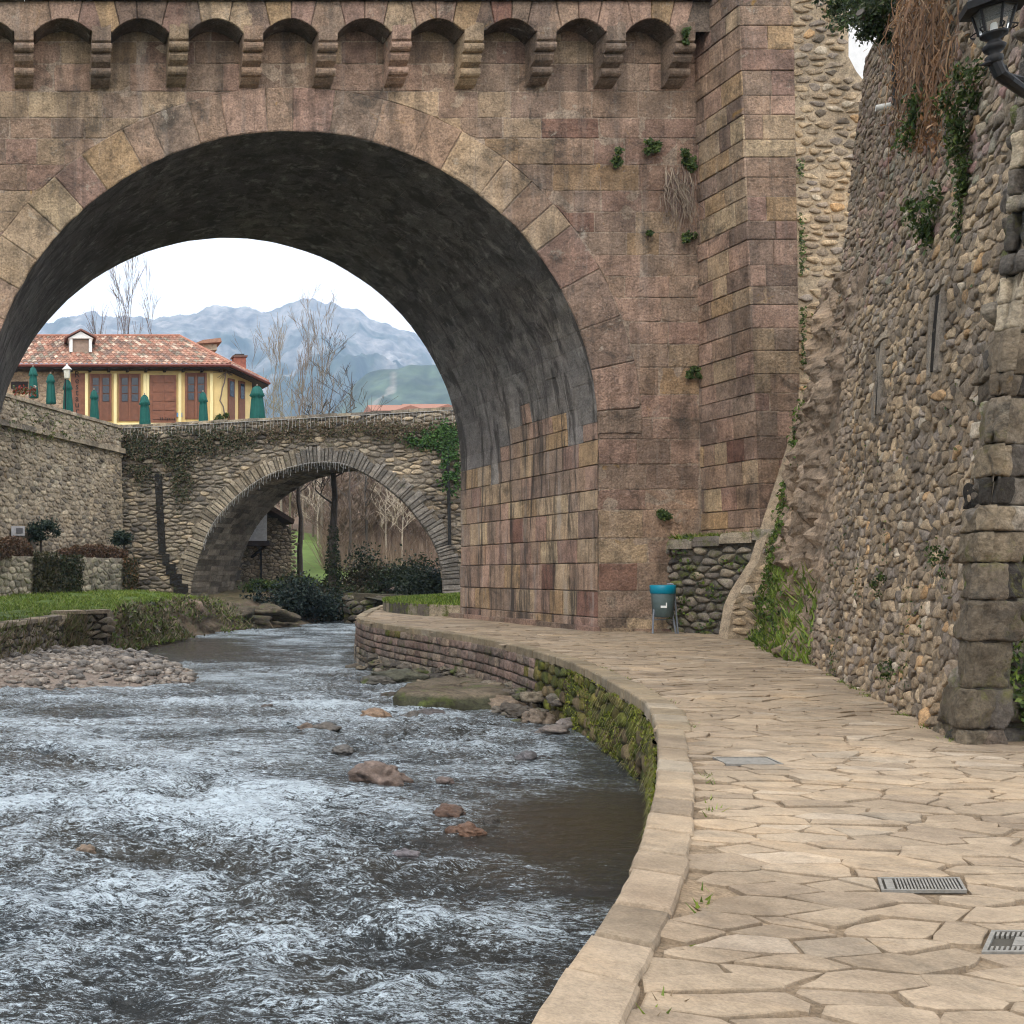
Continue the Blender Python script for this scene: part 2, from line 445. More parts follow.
while s < KL-2:
    Y = KF(s).y
    L = R.uniform(.42, .68)
    cn = [(s+.008, 0), (s+L-.008, 0), (s+L-.008, 1), (s+.008, 1)]
    w = .225 if Y < 9 else .3
    top = .06+R.uniform(-.008, .008)
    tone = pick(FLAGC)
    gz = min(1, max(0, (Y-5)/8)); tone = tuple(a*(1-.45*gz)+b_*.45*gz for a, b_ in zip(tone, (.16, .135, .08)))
    def kmap(u, v, h, w=w):
        n = knorm(u); return KF(u)-n*(v*w-.02)+Vector((0, 0, h))
    r_in, r_out = R.uniform(-.05, .05), R.uniform(-.03, .03); top += R.uniform(-.02, -.01)
    rings = []
    for zz, ins in ((-.12, 0), (top-.025, 0), (top-.006, .012), (top, .035)):
        ring = []
        pts = [(s+.014+ins+(L-.028-2*ins)*t/4, r_out+ins*3) for t in range(5)]+[(s+L-.014-ins-(L-.028-2*ins)*t/4, 1+r_in-ins*3) for t in range(5)]
        for u, v in pts:
            pn_ = noise.noise((u*5, v*3, zz*2))
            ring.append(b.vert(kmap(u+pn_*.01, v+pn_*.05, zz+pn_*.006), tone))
        rings.append(ring)
    for k in range(3):
        for i in range(10): b.f.append((rings[k][i], rings[k][(i+1) % 10], rings[k+1][(i+1) % 10], rings[k+1][i]))
    A = rings[3]
    for t in range(4): b.f.append((A[t], A[t+1], A[8-t], A[9-t]))
    s += L
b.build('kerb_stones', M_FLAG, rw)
# moss tufts hanging on the wall
b = MB()
for _ in range(8500):
    s = R.uniform(8, 24); Y = KF(s).y
    z = -R.random()**1.3*1.1
    if noise.noise((s*1.1, z*2.2, 5)) < -.05: continue
    p = rwmap(s, z, .05)
    c = pick([((.15, .18, .02), 3), ((.24, .25, .035), 2.5), ((.09, .11, .02), 2), ((.16, .12, .05), 1.5)], v=.3)
    leaf(b, p, .028, c, knorm(s))
for _ in range(700):
    s = R.uniform(8.5, 22); z = -R.random()*.9; p = rwmap(s, z, .06); sd = ktan(s)*.012
    b.tri(p-sd, p+sd, p+knorm(s)*.06+Vector((0, 0, -R.uniform(.08, .2))), pick([((.2, .22, .04), 2), ((.22, .18, .08), 2)], v=.3))
tag(b.build('wall_moss', M_LEAF), 'yellow green moss and grass hanging over the curved river wall', 'moss', kind='stuff')

# path
b = MB(); zc = -.003
for k in range(int(KL/.5)-1):
    a0, a1 = KF(k*.5), KF((k+1)*.5)
    b.quad(a0+Vector((0, 0, zc)), Vector((60, a0.y, zc)), Vector((60, a1.y, zc)), a1+Vector((0, 0, zc)), (.20, .15, .10))
tag(b.build('path_bed', M_SOIL), kind='structure')
WB0, WU = Vector((8.15, 8.75, 0)), Vector((.5226, .8526, 0))
WN = Vector((-.8526, .5226, 0))
def in_path(x, y):
    if y > 51 or y < .6: return False
    if kerb_off(x, y) < .2: return False
    if y < 8.6: return x < 9.5
    if y < 16.6: return (Vector((x, y, 0))-WB0).dot(WN) > -.15
    if y < 22.9: return x < 12.9+(y-16.5)*.52+.4
    if y < 25.95: return x < 17.4
    if y < 34.3: return x < 14.85
    return x < 14.3+(y-34)*.5+(1.2 if y < 34 else 0)
b = MB()
GR = [((3.99, 4.685), (.40, 0), (.15, .20)), ((3.73, 3.92), (.55, 0), (.27, .24)), ((5.43, 7.8), (.45, 0), (.1, .3))]
def fm(u, v, h): return Vector((u, v, h+.006*noise.noise((u*.9, v*.9, 0))))
def clip_grates(q):
    cx = sum(p[0] for p in q)/len(q); cy = sum(p[1] for p in q)/len(q)
    def area_(p): return abs(sum(p[i][0]*p[(i+1) % len(p)][1]-p[(i+1) % len(p)][0]*p[i][1] for i in range(len(p)))/2) if len(p) > 2 else 0
    for O_, A_, B_ in GR:
        gx, gy = O_[0]+(A_[0]+B_[0])/2, O_[1]+(A_[1]+B_[1])/2
        if abs(cx-gx) < .75 and abs(cy-gy) < .5:
            bl = math.hypot(*B_); nx_, ny_ = B_[1]/bl, -B_[0]/bl       # pointing to +u
            opts = [clip(q, nx_, ny_, O_[0]*nx_+O_[1]*ny_-.01), clip(q, -nx_, -ny_, -((O_[0]+A_[0])*nx_+O_[1]*ny_+.01)), clip(q, 0, 1, O_[1]-.01), clip(q, 0, -1, -(O_[1]+B_[1]+.01))]
            q = max(opts, key=area_)
            if area_(q) < .004: return None
    return q
for y0, y1, su, sv in ((.6, 8.6, .345, .175), (8.62, 26, .42, .23), (26.02, 51, .7, .42)):
    for q in voronoi(-1, 22, y0, y1, su, sv, .016, .56, keep=in_path):
        q = clip_grates(q)
        if not q: continue
        cx = sum(p[0] for p in q)/len(q); cy = sum(p[1] for p in q)/len(q)
        c = tuple(.6*x+.4*m_ for x, m_ in zip(pick(FLAGC, v=.12), (.30, .235, .165)))
        add_stone(b, q, fm, R.uniform(.008, .022), c, SLAB, bevel=.007, seg=.1, amp=.005, freq=4, edge=.028, tilt=.02)
tag(b.build('path', M_FLAG), kind='structure')
# grates
M_IRON = plain_mat('grey cast metal', (.21, .2, .18), .6, .25, .5, .3, 30, .3)
M_BLACK = plain_mat('dark void', (.05, .045, .035), .9)
glabel = ['ribbed metal drain grate in the path, the larger of the two nearer ones', 'metal drain cover with a plain centre panel at the lower right of the path', 'flat grey inspection cover set in the paving farther up the path']
for k, (O_, A_, B_) in enumerate(GR):
    O3, A3, B3 = Vector((*O_, .004)), Vector((*A_, 0)), Vector((*B_, 0))
    t = thing('drain_grate', O3, glabel[k], 'drain grate')
    def cell(b, a0, a1, c0, c1, h): 
        P4 = [O3+A3*a+B3*c for a, c in ((a0, c0), (a1, c0), (a1, c1), (a0, c1))]; b.prism(P4, (0, 0, h))
    b = MB()
    for a0, a1, c0, c1 in ((0, 1, 0, .07), (0, 1, .93, 1), (0, .035, .07, .93), (.965, 1, .07, .93)): cell(b, a0, a1, c0, c1, .016)
    b.build('frame', M_IRON, t)
    b = MB()
    if k == 0:
        cell(b, .07, .17, .12, .9, .014); a = .2
        while a < .94: cell(b, a, a+.022, .08, .92, .014); a += .04
    elif k == 1:
        cell(b, .2, .97, .3, .7, .014); a = .05
        while a < .95:
            cell(b, a, a+.02, .08, .26, .014); cell(b, a, a+.02, .74, .92, .014); a += .038
    else: cell(b, .045, .955, .09, .91, .01)
    b.build('bars' if k < 2 else 'cover_plate', M_IRON, t)
    if k < 2:
        b = MB(); b.quad(*[O3+Vector((0, 0, .001))+A3*a+B3*c for a, c in ((.02, .02), (.98, .02), (.98, .98), (.02, .98))], (.01, .01, .01))
        b.build('drain_pit', M_BLACK, t)

# ================================================================== NEAR BRIDGE
D = 25.86; S = D/1000; DB = D*1.318
AX, AZ, RA, RB = (290-30)*S, EYE+(574-434)*S, 308*S, 303*S
def intr(t, off=0): return (AX+(RA+off)*math.cos(t), AZ+(RB+off)*math.sin(t))
XL, XR, ZB, ZT = -9.0, 21.0, -3.0, 16.0
nb = thing('stone_bridge', (AX, D, -1), 'large reddish sandstone arch bridge with a corbelled parapet, nearest in the picture', 'bridge')
def slab(buf, prof, xl, xr, zb, zt, y0, y1, shift, mp, col):
    """prof: intrados points left->right incl legs at both ends"""
    def Q(x, z, k): return mp(x, z, k)
    for k in (0, 1):
        for i in range(len(prof)-1):
            a, c = prof[i], prof[i+1]
            if abs(a[0]-c[0]) < 1e-6: continue
            buf.quad(Q(a[0], a[1], k), Q(c[0], c[1], k), Q(c[0], zt, k), Q(a[0], zt, k), col)
        buf.quad(Q(xl, zb, k), Q(prof[0][0], zb, k), Q(prof[0][0], zt, k), Q(xl, zt, k), col)
        buf.quad(Q(prof[-1][0], zb, k), Q(xr, zb, k), Q(xr, zt, k), Q(prof[-1][0], zt, k), col)
    for i in range(len(prof)-1):
        a, c = prof[i], prof[i+1]
        buf.quad(Q(*a, 0), Q(*a, 1), Q(*c, 1), Q(*c, 0), col)
    buf.quad(Q(xl, zt, 0), Q(xr, zt, 0), Q(xr, zt, 1), Q(xl, zt, 1), col)
    buf.quad(Q(xl, zb, 0), Q(xl, zt, 0), Q(xl, zt, 1), Q(xl, zb, 1), col)
    buf.quad(Q(xr, zb, 0), Q(xr, zt, 0), Q(xr, zt, 1), Q(xr, zb, 1), col)
prof = [(intr(math.pi, .03)[0], ZB)]+[intr(math.pi*(1-i/64), .03) for i in range(65)]+[(intr(0, .03)[0], ZB)]
b = MB()
slab(b, prof, XL, XR, ZB, ZT, 0, 0, 0, lambda x, z, k: Vector((x, D if k == 0 else DB, z)), (.36, .28, .215))
b.build('bridge_core', M_ASH, nb)
EXT = 1.12
def warpE(q):
    """push outline points out of the arch ring"""
    out = []; inside = 0
    for u, v in q:
        if v >= AZ:
            dx, dz = (u-AX)/(RA+EXT), (v-AZ)/(RB+EXT); r = math.hypot(dx, dz)
            if r < 1:
                inside += 1
                if r < .55: return None
                u, v = AX+(u-AX)/r*1.002, AZ+(v-AZ)/r*1.002
        elif AX-RA-.01 < u < AX+RA+.01:
            inside += 1; return None if abs(u-AX) < RA-.6 else [(max(u_, AX+RA+.01) if u_ > AX else min(u_, AX-RA-.01), v_) for u_, v_ in q]
        out.append((u, v))
    if inside >= len(q): return None
    return out
def area(p): return abs(sum(p[i][0]*p[(i+1) % len(p)][1]-p[(i+1) % len(p)][0]*p[i][1] for i in range(len(p)))/2)
b = MB()
fmap = lambda u, v, h: Vector((u, D-h, v))
corner = AX+RA
cells = courses(XL, AX-RA, -2.5, AZ, (.54, .74), (.7, 1.5), gap=.03, jit=.006)
# right pier: courses start at the corner so quoins line up with the springing
vs = -2.5
rowsR = []
v = -2.6
while v < 15.6:
    h = R.uniform(.52, .74); rowsR.append((v, h)); v += h
for (v, h) in rowsR:
    u = corner if v < AZ+.3 else AX-RA
    if v >= AZ-.2:
        u = XL
    else: u = corner
    first = True
    while u < 17.3:
        w = R.uniform(.7, 1.5)
        if 17.3-(u+w) < .4: w = 17.3-u
        gq = R.uniform(.008, .018); cells.append([(u+gq, v+gq), (u+w-gq, v+gq), (u+w-gq, v+h-gq), (u+gq, v+h-gq)]); u += w
for q in cells:
    cx = sum(p[0] for p in q)/4; cz = sum(p[1] for p in q)/4
    if cx < AX-RA and cz > AZ+0 and cz < 0: continue
    q2 = resample(q, .22)
    q2 = warpE(q2)
    if not q2 or area(q2) < .04: continue
    c = tuple(.8*x+.2*m_ for x, m_ in zip(pick(SAND), (.33, .23, .165)))
    if cz < 4.5 and cx > AX: c = tuple(x*1.1 for x in c)
    if cz > 14.6: c = tuple(x*.8 for x in c)
    add_stone(b, q2, fmap, R.uniform(.004, .024), c, ASH, bevel=.025, seg=.22, amp=.02, freq=2.5, edge=.03, tilt=.012)
b.build('spandrel_wall', M_ASH, nb)
b = MB()
t = 0.0
while t < math.pi:
    w = R.uniform(.55, 1.25)/RA; t1 = min(t+w, math.pi)
    if math.pi-t1 < .04: t1 = math.pi
    q = []; g_ = .012/RA; e = EXT+R.uniform(-.03, .1) if .25 < t < 2.9 else EXT
    e = EXT
    for i in range(5): q.append((t+g_+(t1-t-2*g_)*i/4, .0))
    for i in range(5): q.append((t1-g_-(t1-t-2*g_)*i/4, e))
    q = [(AX+(RA+r)*math.cos(a), AZ+(RB+r)*math.sin(a)) for a, r in q]
    c = pick(SAND); c = tuple(x*1.05 for x in c)
    add_stone(b, q, fmap, R.uniform(.025, .05), c, ASH, bevel=.03, seg=.25, amp=.02, freq=2.5, edge=.03)
    t = t1
b.build('arch_ring', M_ASH, nb)
# vault (intrados) stones: s measured up from the right-hand base over the arch to the left base
LEG = AZ+2.6; ARC = math.pi*(RA+RB)/2
def vmap(s, y, h):
    if s < LEG: return Vector((corner-h, y, -2.6+s))
    if s < LEG+ARC:
        t = (s-LEG)/ARC*math.pi; x, z = intr(t, -h); return Vector((x, y, z))
    return Vector((AX-RA+h, y, AZ-(s-LEG-ARC)))
b = MB()
sb = 0.0; rows = []
for (v, h) in rowsR:
    if v+h > AZ: break
    rows.append((v+2.6, h))
s_ = rows[-1][0]+rows[-1][1]
while s_ < LEG+ARC+LEG:
    h = R.uniform(.42, .6); rows.append((s_, h)); s_ += h
for s0, h in rows:
    y = D-.0
    while y < DB:
        w = R.uniform(.5, 1.15)
        if DB-(y+w) < .35: w = DB-y
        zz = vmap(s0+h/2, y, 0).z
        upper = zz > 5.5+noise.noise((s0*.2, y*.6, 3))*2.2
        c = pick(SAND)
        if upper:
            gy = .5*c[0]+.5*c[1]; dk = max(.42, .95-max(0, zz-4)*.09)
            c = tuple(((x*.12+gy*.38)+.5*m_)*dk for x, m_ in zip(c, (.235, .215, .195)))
        gp = .0005 if upper else .012
        q = [(s0+gp, y+gp), (s0+gp, y+w-gp), (s0+h-gp, y+w-gp), (s0+h-gp, y+gp)]
        yy = y
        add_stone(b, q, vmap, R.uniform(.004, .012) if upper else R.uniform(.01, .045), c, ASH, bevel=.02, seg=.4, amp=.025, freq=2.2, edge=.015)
        y += w
b.build('vault', M_VAULT, nb)
# plinth at the pier foot
b = MB()
y = D-.1
while y < DB:
    w = R.uniform(.7, 1.2); b.box((corner-.16, y+.01, -.3), (corner+.02, y+w-.01, .16+R.uniform(-.02, .02)), pick(SAND), jit=.012); y += w
x = corner
while x < 16.4:
    w = R.uniform(.6, 1.0); b.box((x+.01, D-.12, -.3), (x+w-.01, D+.02, .09+R.uniform(-.02, .02)), pick(SAND), jit=.012); x += w
b.build('plinth', M_ASH, nb)
# corbels
cpx = [-205, -128, -52, 24, 101, 178, 252, 326, 399, 471, 543, 612, 681]
cX = [(p-30)*.0254 for p in cpx]
cw = .24; PR = .62
cprof = [(0, 15.45), (-PR, 15.45), (-PR-.02, 15.22), (-PR, 14.98), (-PR+.08, 14.93), (-PR+.16, 14.82), (-PR+.14, 14.70), (-PR+.1, 14.62), (-PR+.16, 14.52), (-PR+.28, 14.46), (-PR+.34, 14.42), (-PR+.3, 14.3), (-PR+.34, 14.16), (-PR+.48, 14.08), (0, 14.05)]
for X in cX:
    b = MB(); c = pick(SAND[:5]); c = tuple(x*.95 for x in c)
    jj = R.uniform(-.03, .03)
    b.prism([(X-cw, D-.02+p[0], p[1]+jj) for p in cprof], (2*cw, 0, 0), c)
    # rolls on the front
    for yy, zz, rr in ((-PR+.09, 14.83, .11), (-PR+.3, 14.3, .11)):
        b.tube([(X-cw-.012, D-.02+yy, zz+jj), (X+cw+.012, D-.02+yy, zz+jj)], rr, 12, c)
    b.build('corbel', M_ASH, nb)
# parapet above corbels
b = MB(); bc = MB()
yP = D-.6; ztop = 15.95
for i in range(len(cX)-1):
    a, c = cX[i]+cw*.0, cX[i+1]
    a2, c2 = cX[i]+cw, cX[i+1]-cw
    def und(x):
        if x < a2 or x > c2: return 15.2
        t = (x-a2)/(c2-a2); return 15.12+.36*(1-abs(2*t-1)**2.0)**.8+.04*(1-abs(2*t-1))
    n = R.choice([3, 4, 4]); cuts = [a]+[a+(c-a)*(k/n)+R.uniform(-.08, .08) for k in range(1, n)]+[c]
    for k in range(n):
        u0, u1 = cuts[k]+.008, cuts[k+1]-.008
        lean = lambda u: (u-(a+c)/2)*.28
        q = [(u0+(u1-u0)*j/5, und(u0+(u1-u0)*j/5)) for j in range(6)]
        q += [(min(max(u1+lean(u1), a-.2), c+.2), ztop), (min(max(u0+lean(u0), a-.2), c+.2), ztop)]
        cc = pick(SAND); cc = tuple(x*1.02 for x in cc)
        add_stone(b, q, lambda u, v, h: Vector((u, yP-h, v)), R.uniform(.04, .055), cc, ASH, bevel=.014, seg=.25, amp=.015, freq=3)
    xs = [a+(c-a)*j/20 for j in range(21)]
    for j in range(20):
        x0, x1 = xs[j], xs[j+1]
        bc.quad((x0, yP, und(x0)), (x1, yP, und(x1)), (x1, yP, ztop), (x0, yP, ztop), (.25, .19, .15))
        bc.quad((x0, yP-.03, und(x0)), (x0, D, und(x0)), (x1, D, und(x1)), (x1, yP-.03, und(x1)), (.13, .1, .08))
b.build('parapet', M_ASH, nb)
bc.quad((cX[0], yP, ztop), (17.2, yP, ztop), (17.2, D+.4, ztop), (cX[0], D+.4, ztop), (.2, .16, .13))
bc.quad((cX[-1], yP, 15.2), (17.2, yP, 15.2), (17.2, yP, ztop), (cX[-1], yP, ztop), (.2, .16, .13))
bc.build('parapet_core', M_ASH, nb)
b = MB(); x = cX[0]
while x < 17.15:
    w = R.uniform(.9, 1.4); x1 = min(x+w, 17.18)
    b.box((x+.006, yP-.14, ztop-.01), (x1-.006, D+.5, ztop+.28), pick(DARKC), jit=.012); x += w
b.build('coping', M_ASH, nb)

# buttress
bt = thing('buttress', (17.9, 24.5, 0), 'tall square sandstone buttress standing right of the big arch', 'buttress')
def bY(z): return 23.85+max(0, z-2)*.032
BL = lambda z: 17.42-max(0, z-2)*.016
BR = lambda z: 18.42+max(0, z-2)*.008
zt = 18.5
b = MB()
for z0, z1 in ((-1, 2), (2, zt)):
    P = [Vector((f(z), y if y else bY(z), z)) for z in (z0, z1) for f, y in ((BL, 0), (BR, 0), (BR, 27), (BL, 27))]
    for i in range(4): b.quad(P[i], P[(i+1) % 4], P[4+(i+1) % 4], P[4+i], (.36, .28, .215))
b.quad(*P[4:], (.2, .16, .13))
b.build('buttress_core', M_ASH, bt)
b = MB()
v = -.5
while v < 17.5:
    h = R.uniform(.42, .62)
    def fr(u, z, hh): return Vector((BL(z)+(BR(z)-BL(z))*u, bY(z)-hh, z))
    def sd(u, z, hh): return Vector((BL(z)-hh, bY(z)+u, z))
    j = R.uniform(.3, .7)
    for u0, u1 in ((0, j), (j, 1)):
        if R.random() < .2: u0, u1 = 0, 1
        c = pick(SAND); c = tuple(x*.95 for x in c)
        add_stone(b, [(u0+.008, v+.01), (u1-.008, v+.01), (u1-.008, v+h-.01), (u0+.008, v+h-.01)], fr, R.uniform(.01, .035), c, ASH, bevel=.03, seg=.3, amp=.02, freq=3, edge=.01)
        if (u0, u1) == (0, 1): break
    u = -.04
    while u < 2.0:
        w = R.uniform(.4, .8)
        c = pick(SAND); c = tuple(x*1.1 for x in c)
        add_stone(b, [(u+.01, v+.01), (u+.01, v+h-.01), (u+w-.01, v+h-.01), (u+w-.01, v+.01)], sd, R.uniform(.025, .05), c, ASH, bevel=.015, seg=.4, amp=.02, freq=3, edge=.01); u += w
    v += h
b.build('buttress_face', M_ASH, bt)

# ================================================================== RUBBLE WING WALL (with flared foot)
rwl = thing('wing_wall', (18.5, 24, 0), 'pale rubble and mortar wall with a flared foot, right of the square buttress', 'wall')
def wY(z): return min(24.25, 22.85+.19*max(z, 0))
Lz = [(-.3, 15.9), (0, 15.93), (.9, 16.2), (1.8, 16.9), (3.95, 17.9), (5.6, 18.4), (8.1, 18.6), (20, 18.35)]
Rz = [(-.3, 16.5), (0, 16.5), (1.13, 16.98), (2.77, 17.8), (4.2, 18.4), (6.1, 19.0), (8.6, 19.6), (9.2, 20.3), (13.4, 20.3), (13.9, 19.85), (20, 19.85)]
lx = lambda z: float(np.interp(z, [p[0] for p in Lz], [p[1] for p in Lz]))
rx = lambda z: float(np.interp(z, [p[0] for p in Rz], [p[1] for p in Rz]))
b = MB(); zs = [-.3+i*.35 for i in range(53)]
for z0, z1 in zip(zs[:-1], zs[1:]):
    A, B, C_, D_ = [Vector((f(z), wY(z), z)) for z, f in ((z0, lx), (z0, rx), (z1, rx), (z1, lx))]
    e = Vector((0, .3 if z0 < 8 else 1.3, 0)); c = (.34, .27, .19)
    b.quad(A, B, C_, D_, c); b.quad(A, D_, D_+e, A+e, c); b.quad(B, C_, C_+e, B+e, c)
b.build('mortar_core', M_RUB, rwl)
b = MB()
for q in voronoi(15.6, 20.5, -.1, 17.2, .36, .19, .06, .42, keep=lambda u, v: lx(v)+.06 < u < rx(v)-.06):
    if R.random() < .08: continue
    add_stone(b, q, lambda u, v, h: Vector((min(max(u, lx(v)+.02), rx(v)-.02), wY(v)-h, v)), R.uniform(.02, .07), pick(RUBC), DOME, rnd=1, seg=.3, amp=.03, freq=6)
b.build('rubble_face', M_RUB, rwl)

# low mossy wall in front of the buttress
lw = thing('low_wall', (17, 24.6, 0), 'low mossy rubble wall behind and right of the litter bin', 'wall')
LA, LB = Vector((16.55, 25.75, 0)), Vector((17.4, 23.2, 0))
LU = (LB-LA).normalized(); LLn = (LB-LA).length; LN = Vector((LU.y, -LU.x, 0))
if LN.dot(Vector((-1, -.3, 0))) < 0: LN = -LN
b = MB()
b.prism([LA+Vector((0, 0, -.3)), LB+Vector((0, 0, -.3)), LB+Vector((0, 0, 2.55)), LA+Vector((0, 0, 2.35))], -LN*.8, (.1, .09, .07))
b.build('wall_core', M_MOSS2, lw)
b = MB()
for q in voronoi(0, LLn+.1, -.05, 2.15, .34, .2, .035, .4):
    add_stone(b, q, lambda u, v, h: LA+LU*u+Vector((0, 0, v))+LN*h, R.uniform(.05, .11), pick(GREYC), DOME, rnd=1, seg=.3, amp=.03, freq=5)
b.build('wall_face', M_MOSSY, lw, True)
b = MB(); u = -.05
while u < LLn:
    w = R.uniform(.5, .9); z0 = 2.15+.2*u/LLn
    add_stone(b, [(u+.01, -.15), (u+w-.01, -.15), (u+w-.01, .75), (u+.01, .75)], lambda a, c_, h, z0=z0: LA+LU*a-LN*c_+Vector((0, 0, z0+h)), .24, pick(GREYC), ASH, bevel=.04, seg=.3, amp=.03, freq=4, edge=.03); u += w
b.build('capstones', M_MOSSY, lw)

# ================================================================== RIGHT COBBLE WALL
cwl = thing('cobble_wall', (10, 11, 0), 'tall leaning wall of round river cobbles along the right of the path', 'wall')
BAT = .095
WV = Vector((.8526*BAT, -.5226*BAT, 1))
WLEN, WH = 12.3, 10.5
def wtop(u): return WH
def wm(u, v, h):
    bul = .10*noise.noise((u*.35, v*.35, 1))+.05*noise.noise((u*1.2, v*1.2, 4))
    if u > 10.9:
        e = (u-10.9); h = h-.55*e*e     # the far end turns away
    return WB0+WU*u+WV*v+WN*(h+bul*min(1, max(0, u)*.8))
b = MB(); us = [i*.3 for i in range(42)]; vs = [-.4+i*.3 for i in range(37)]+[WH]
for u0, u1 in zip(us[:-1], us[1:]):
    for v0, v1 in zip(vs[:-1], vs[1:]): b.quad(wm(u0, v0, .012), wm(u1, v0, .012), wm(u1, v1, .004), wm(u0, v1, .004), (.2, .16, .115))
    b.quad(wm(u0, WH, 0), wm(u1, WH, 0), wm(u1, WH, -2.5), wm(u0, WH, -2.5), (.2, .18, .13))
b.quad(wm(12.3, -.4, 0), wm(12.3, WH, 0), wm(12.3, WH, -2.5), wm(12.3, -.4, -2.5), (.25, .2, .15))
b.build('wall_core', M_RUB, cwl)
slots = [(2.6, 4.15, .3, .5), (5.7, 4.15, .38, .55)]
def keepw(u, v):
    if u < .5+.22*math.sin(v*5): return False
    for su_, sv_, a, c in slots:
        if abs(u-su_) < a+.02 and abs(v-sv_) < c: return False
    if u > 8.9 and v < 4.5: return False
    return u < 12.25 and v < WH-.02
b = MB()
for v0, v1, su, sv, gap in ((-.1, 5.2, .21, .13, .014), (5.22, WH, .23, .135, .026)):
    for q in voronoi(0, 12.3, v0, v1, su, sv, gap, .45, keep=keepw):
        cx = q[0][0]; cv = q[0][1]
        c = pick(RUBC, v=.28)
        if cv > 5.5 and R.random() < .5: c = (.34*R.uniform(.8, 1.1), .265*R.uniform(.85, 1.05), .2)
        if cx > 8: c = tuple(a*.6+b_*.4 for a, b_ in zip(c, (.33, .26, .2)))
        add_stone(b, q, wm, R.uniform(.012, .04), tuple(x*.86 for x in c), DOME2, rnd=1, seg=.12, amp=.03, freq=10, tilt=.13, edge=.025)
b.build('cobble_face', M_COB, cwl, True)
b = MB()
for su_, sv_, a, c in slots:     # tall grey slabs framing the open loophole slots
    for x0, x1, hh in ((-a, -a*.42, .07), (a*.42, a, .05)):
        add_stone(b, [(su_+x0+.01, sv_-c), (su_+x1-.01, sv_-c), (su_+x1-.01, sv_+c*.8), (su_+x0+.01, sv_+c*.8)], wm, hh*.6, (.22, .19, .155), ASH, bevel=.02, seg=.3, amp=.03, freq=4, edge=.03)
    add_stone(b, [(su_-a*.42, sv_-c*.9), (su_+a*.42, sv_-c*.9), (su_+a*.42, sv_+c*.75), (su_-a*.42, sv_+c*.75)], wm, .02, (.015, .013, .011), ASH, bevel=.004, seg=.4, amp=.0)  # near-black plate, painted shade in place of a real slot recess
    add_stone(b, [(su_-a, sv_+c*.82), (su_+a, sv_+c*.82), (su_+a, sv_+c*1.0), (su_-a, sv_+c*1.0)], wm, .05, (.28, .24, .19), ASH, bevel=.02, seg=.3, amp=.03, freq=4, edge=.03)
b.build('loophole_slab', M_COB, cwl)
# end face with dark quoins
EU = Vector((.993, .12, 0)); EN = Vector((.12, -.993, 0))
def em(u, v, h): return WB0+EU*u+Vector((.8526*BAT*v, -.5226*BAT*v*.3, v))+EN*h
b = MB()
b.quad(em(-.0, -.4, 0), em(.42, -.4, 0), em(.42, WH, 0), em(-.0, WH, 0), (.07, .06, .05))
b.quad(em(.42, -.4, 0), em(.42, -.4, -.4), em(.42, WH, -.4), em(.42, WH, 0), (.1, .09, .07))
b.quad(em(.3, -.4, -.22), em(5, -.4, -.22), em(5, WH, -.22), em(.3, WH, -.22), (.12, .11, .08))
b.quad(em(0, WH, 0), em(5, WH, 0), em(5, WH, -3), em(0, WH, -3), (.15, .13, .1))
b.build('end_core', M_MOSS2, cwl)
QP = lambda r, bv: [(1.0, -.5, 0), (1.0, .45, 0), (.955, .88, 0), (.85, 1.0, 0), (.4, 1.02, 0), (0, 1.0, 0)]
b = MB(); v = -.08
while v < WH-.3:
    h = R.uniform(.14, .42); cuts = [0, .42] if R.random() < .4 else [0, R.uniform(.16, .28), .42]
    qc = pick([((.12, .097, .072), 3), ((.055, .047, .039), 1.5), ((.16, .13, .095), 3), ((.22, .175, .12), 1.5)] if .5 < v < 3.4 else (GREYC if v > 1 else [((.17, .14, .1), 1)]), v=.3)
    for n_, (u0, u1) in enumerate(zip(cuts[:-1], cuts[1:])):
        add_stone(b, [(u0-.03, v+.004), (u1-.006, v+.004), (u1-.006, v+h-.004), (u0-.03, v+h-.004)], em, R.uniform(.02, .07), qc if n_ == 0 else pick(DARKC+GREYC, v=.3), QP, rnd=1, seg=.07, amp=.04, freq=8, edge=.025, tilt=.08)
    L = R.uniform(.3, .85)
    add_stone(b, [(0-.03, v+.004), (0-.03, v+h-.004), (L, v+h-.004), (L, v+.004)], wm, R.uniform(.02, .07), qc, QP, rnd=1, seg=.07, amp=.04, freq=8, edge=.025, tilt=.06)
    v += h
b.build('quoin_stones', M_QUOIN, cwl, True)
b = MB()
for q in voronoi(.46, 4.5, -.1, WH, .34, .24, .04, .4):
    add_stone(b, q, lambda u, v, h: em(u, v, h-.22), R.uniform(.05, .1), pick(GREYC), DOME, rnd=1, seg=.3, amp=.03, freq=5)
b.build('side_face', M_MOSSY, cwl, True)

# ================================================================== SLUMPED ROCKY SLOPE between the walls
c00, c10 = Vector((16.5, 22.75, -.15)), Vector((12.75, 16.2, -.15))
c01, c11 = Vector((19.4, 24.0, 8.3)), Vector((12.95, 15.4, 6.3))
nn = Vector((-.81, .45, 0))
def slope_pt(s, t):
    p = (c00*(1-s)+c10*s)*(1-t)+(c01*(1-s)+c11*s)*t
    o = (1-abs(2*s-1)**3)*min(1, s/.55)*(.1+.35*(1-t)*t*2+.2*t)
    n = .27*noise.fractal(Vector((s*7, t*9, 0)), .8, 2.1, 5)+.14*noise.noise((s*26, t*40, 2))
    return p+nn*(o+n*min(1, 5*min(s+.05, 1-s+.02)))+Vector((0, 0, .1*noise.noise((s*12, t*14, 7))))
ns, ntt = 110, 130
P = np.zeros((ns, ntt, 3)); C = np.zeros((ns, ntt, 3))
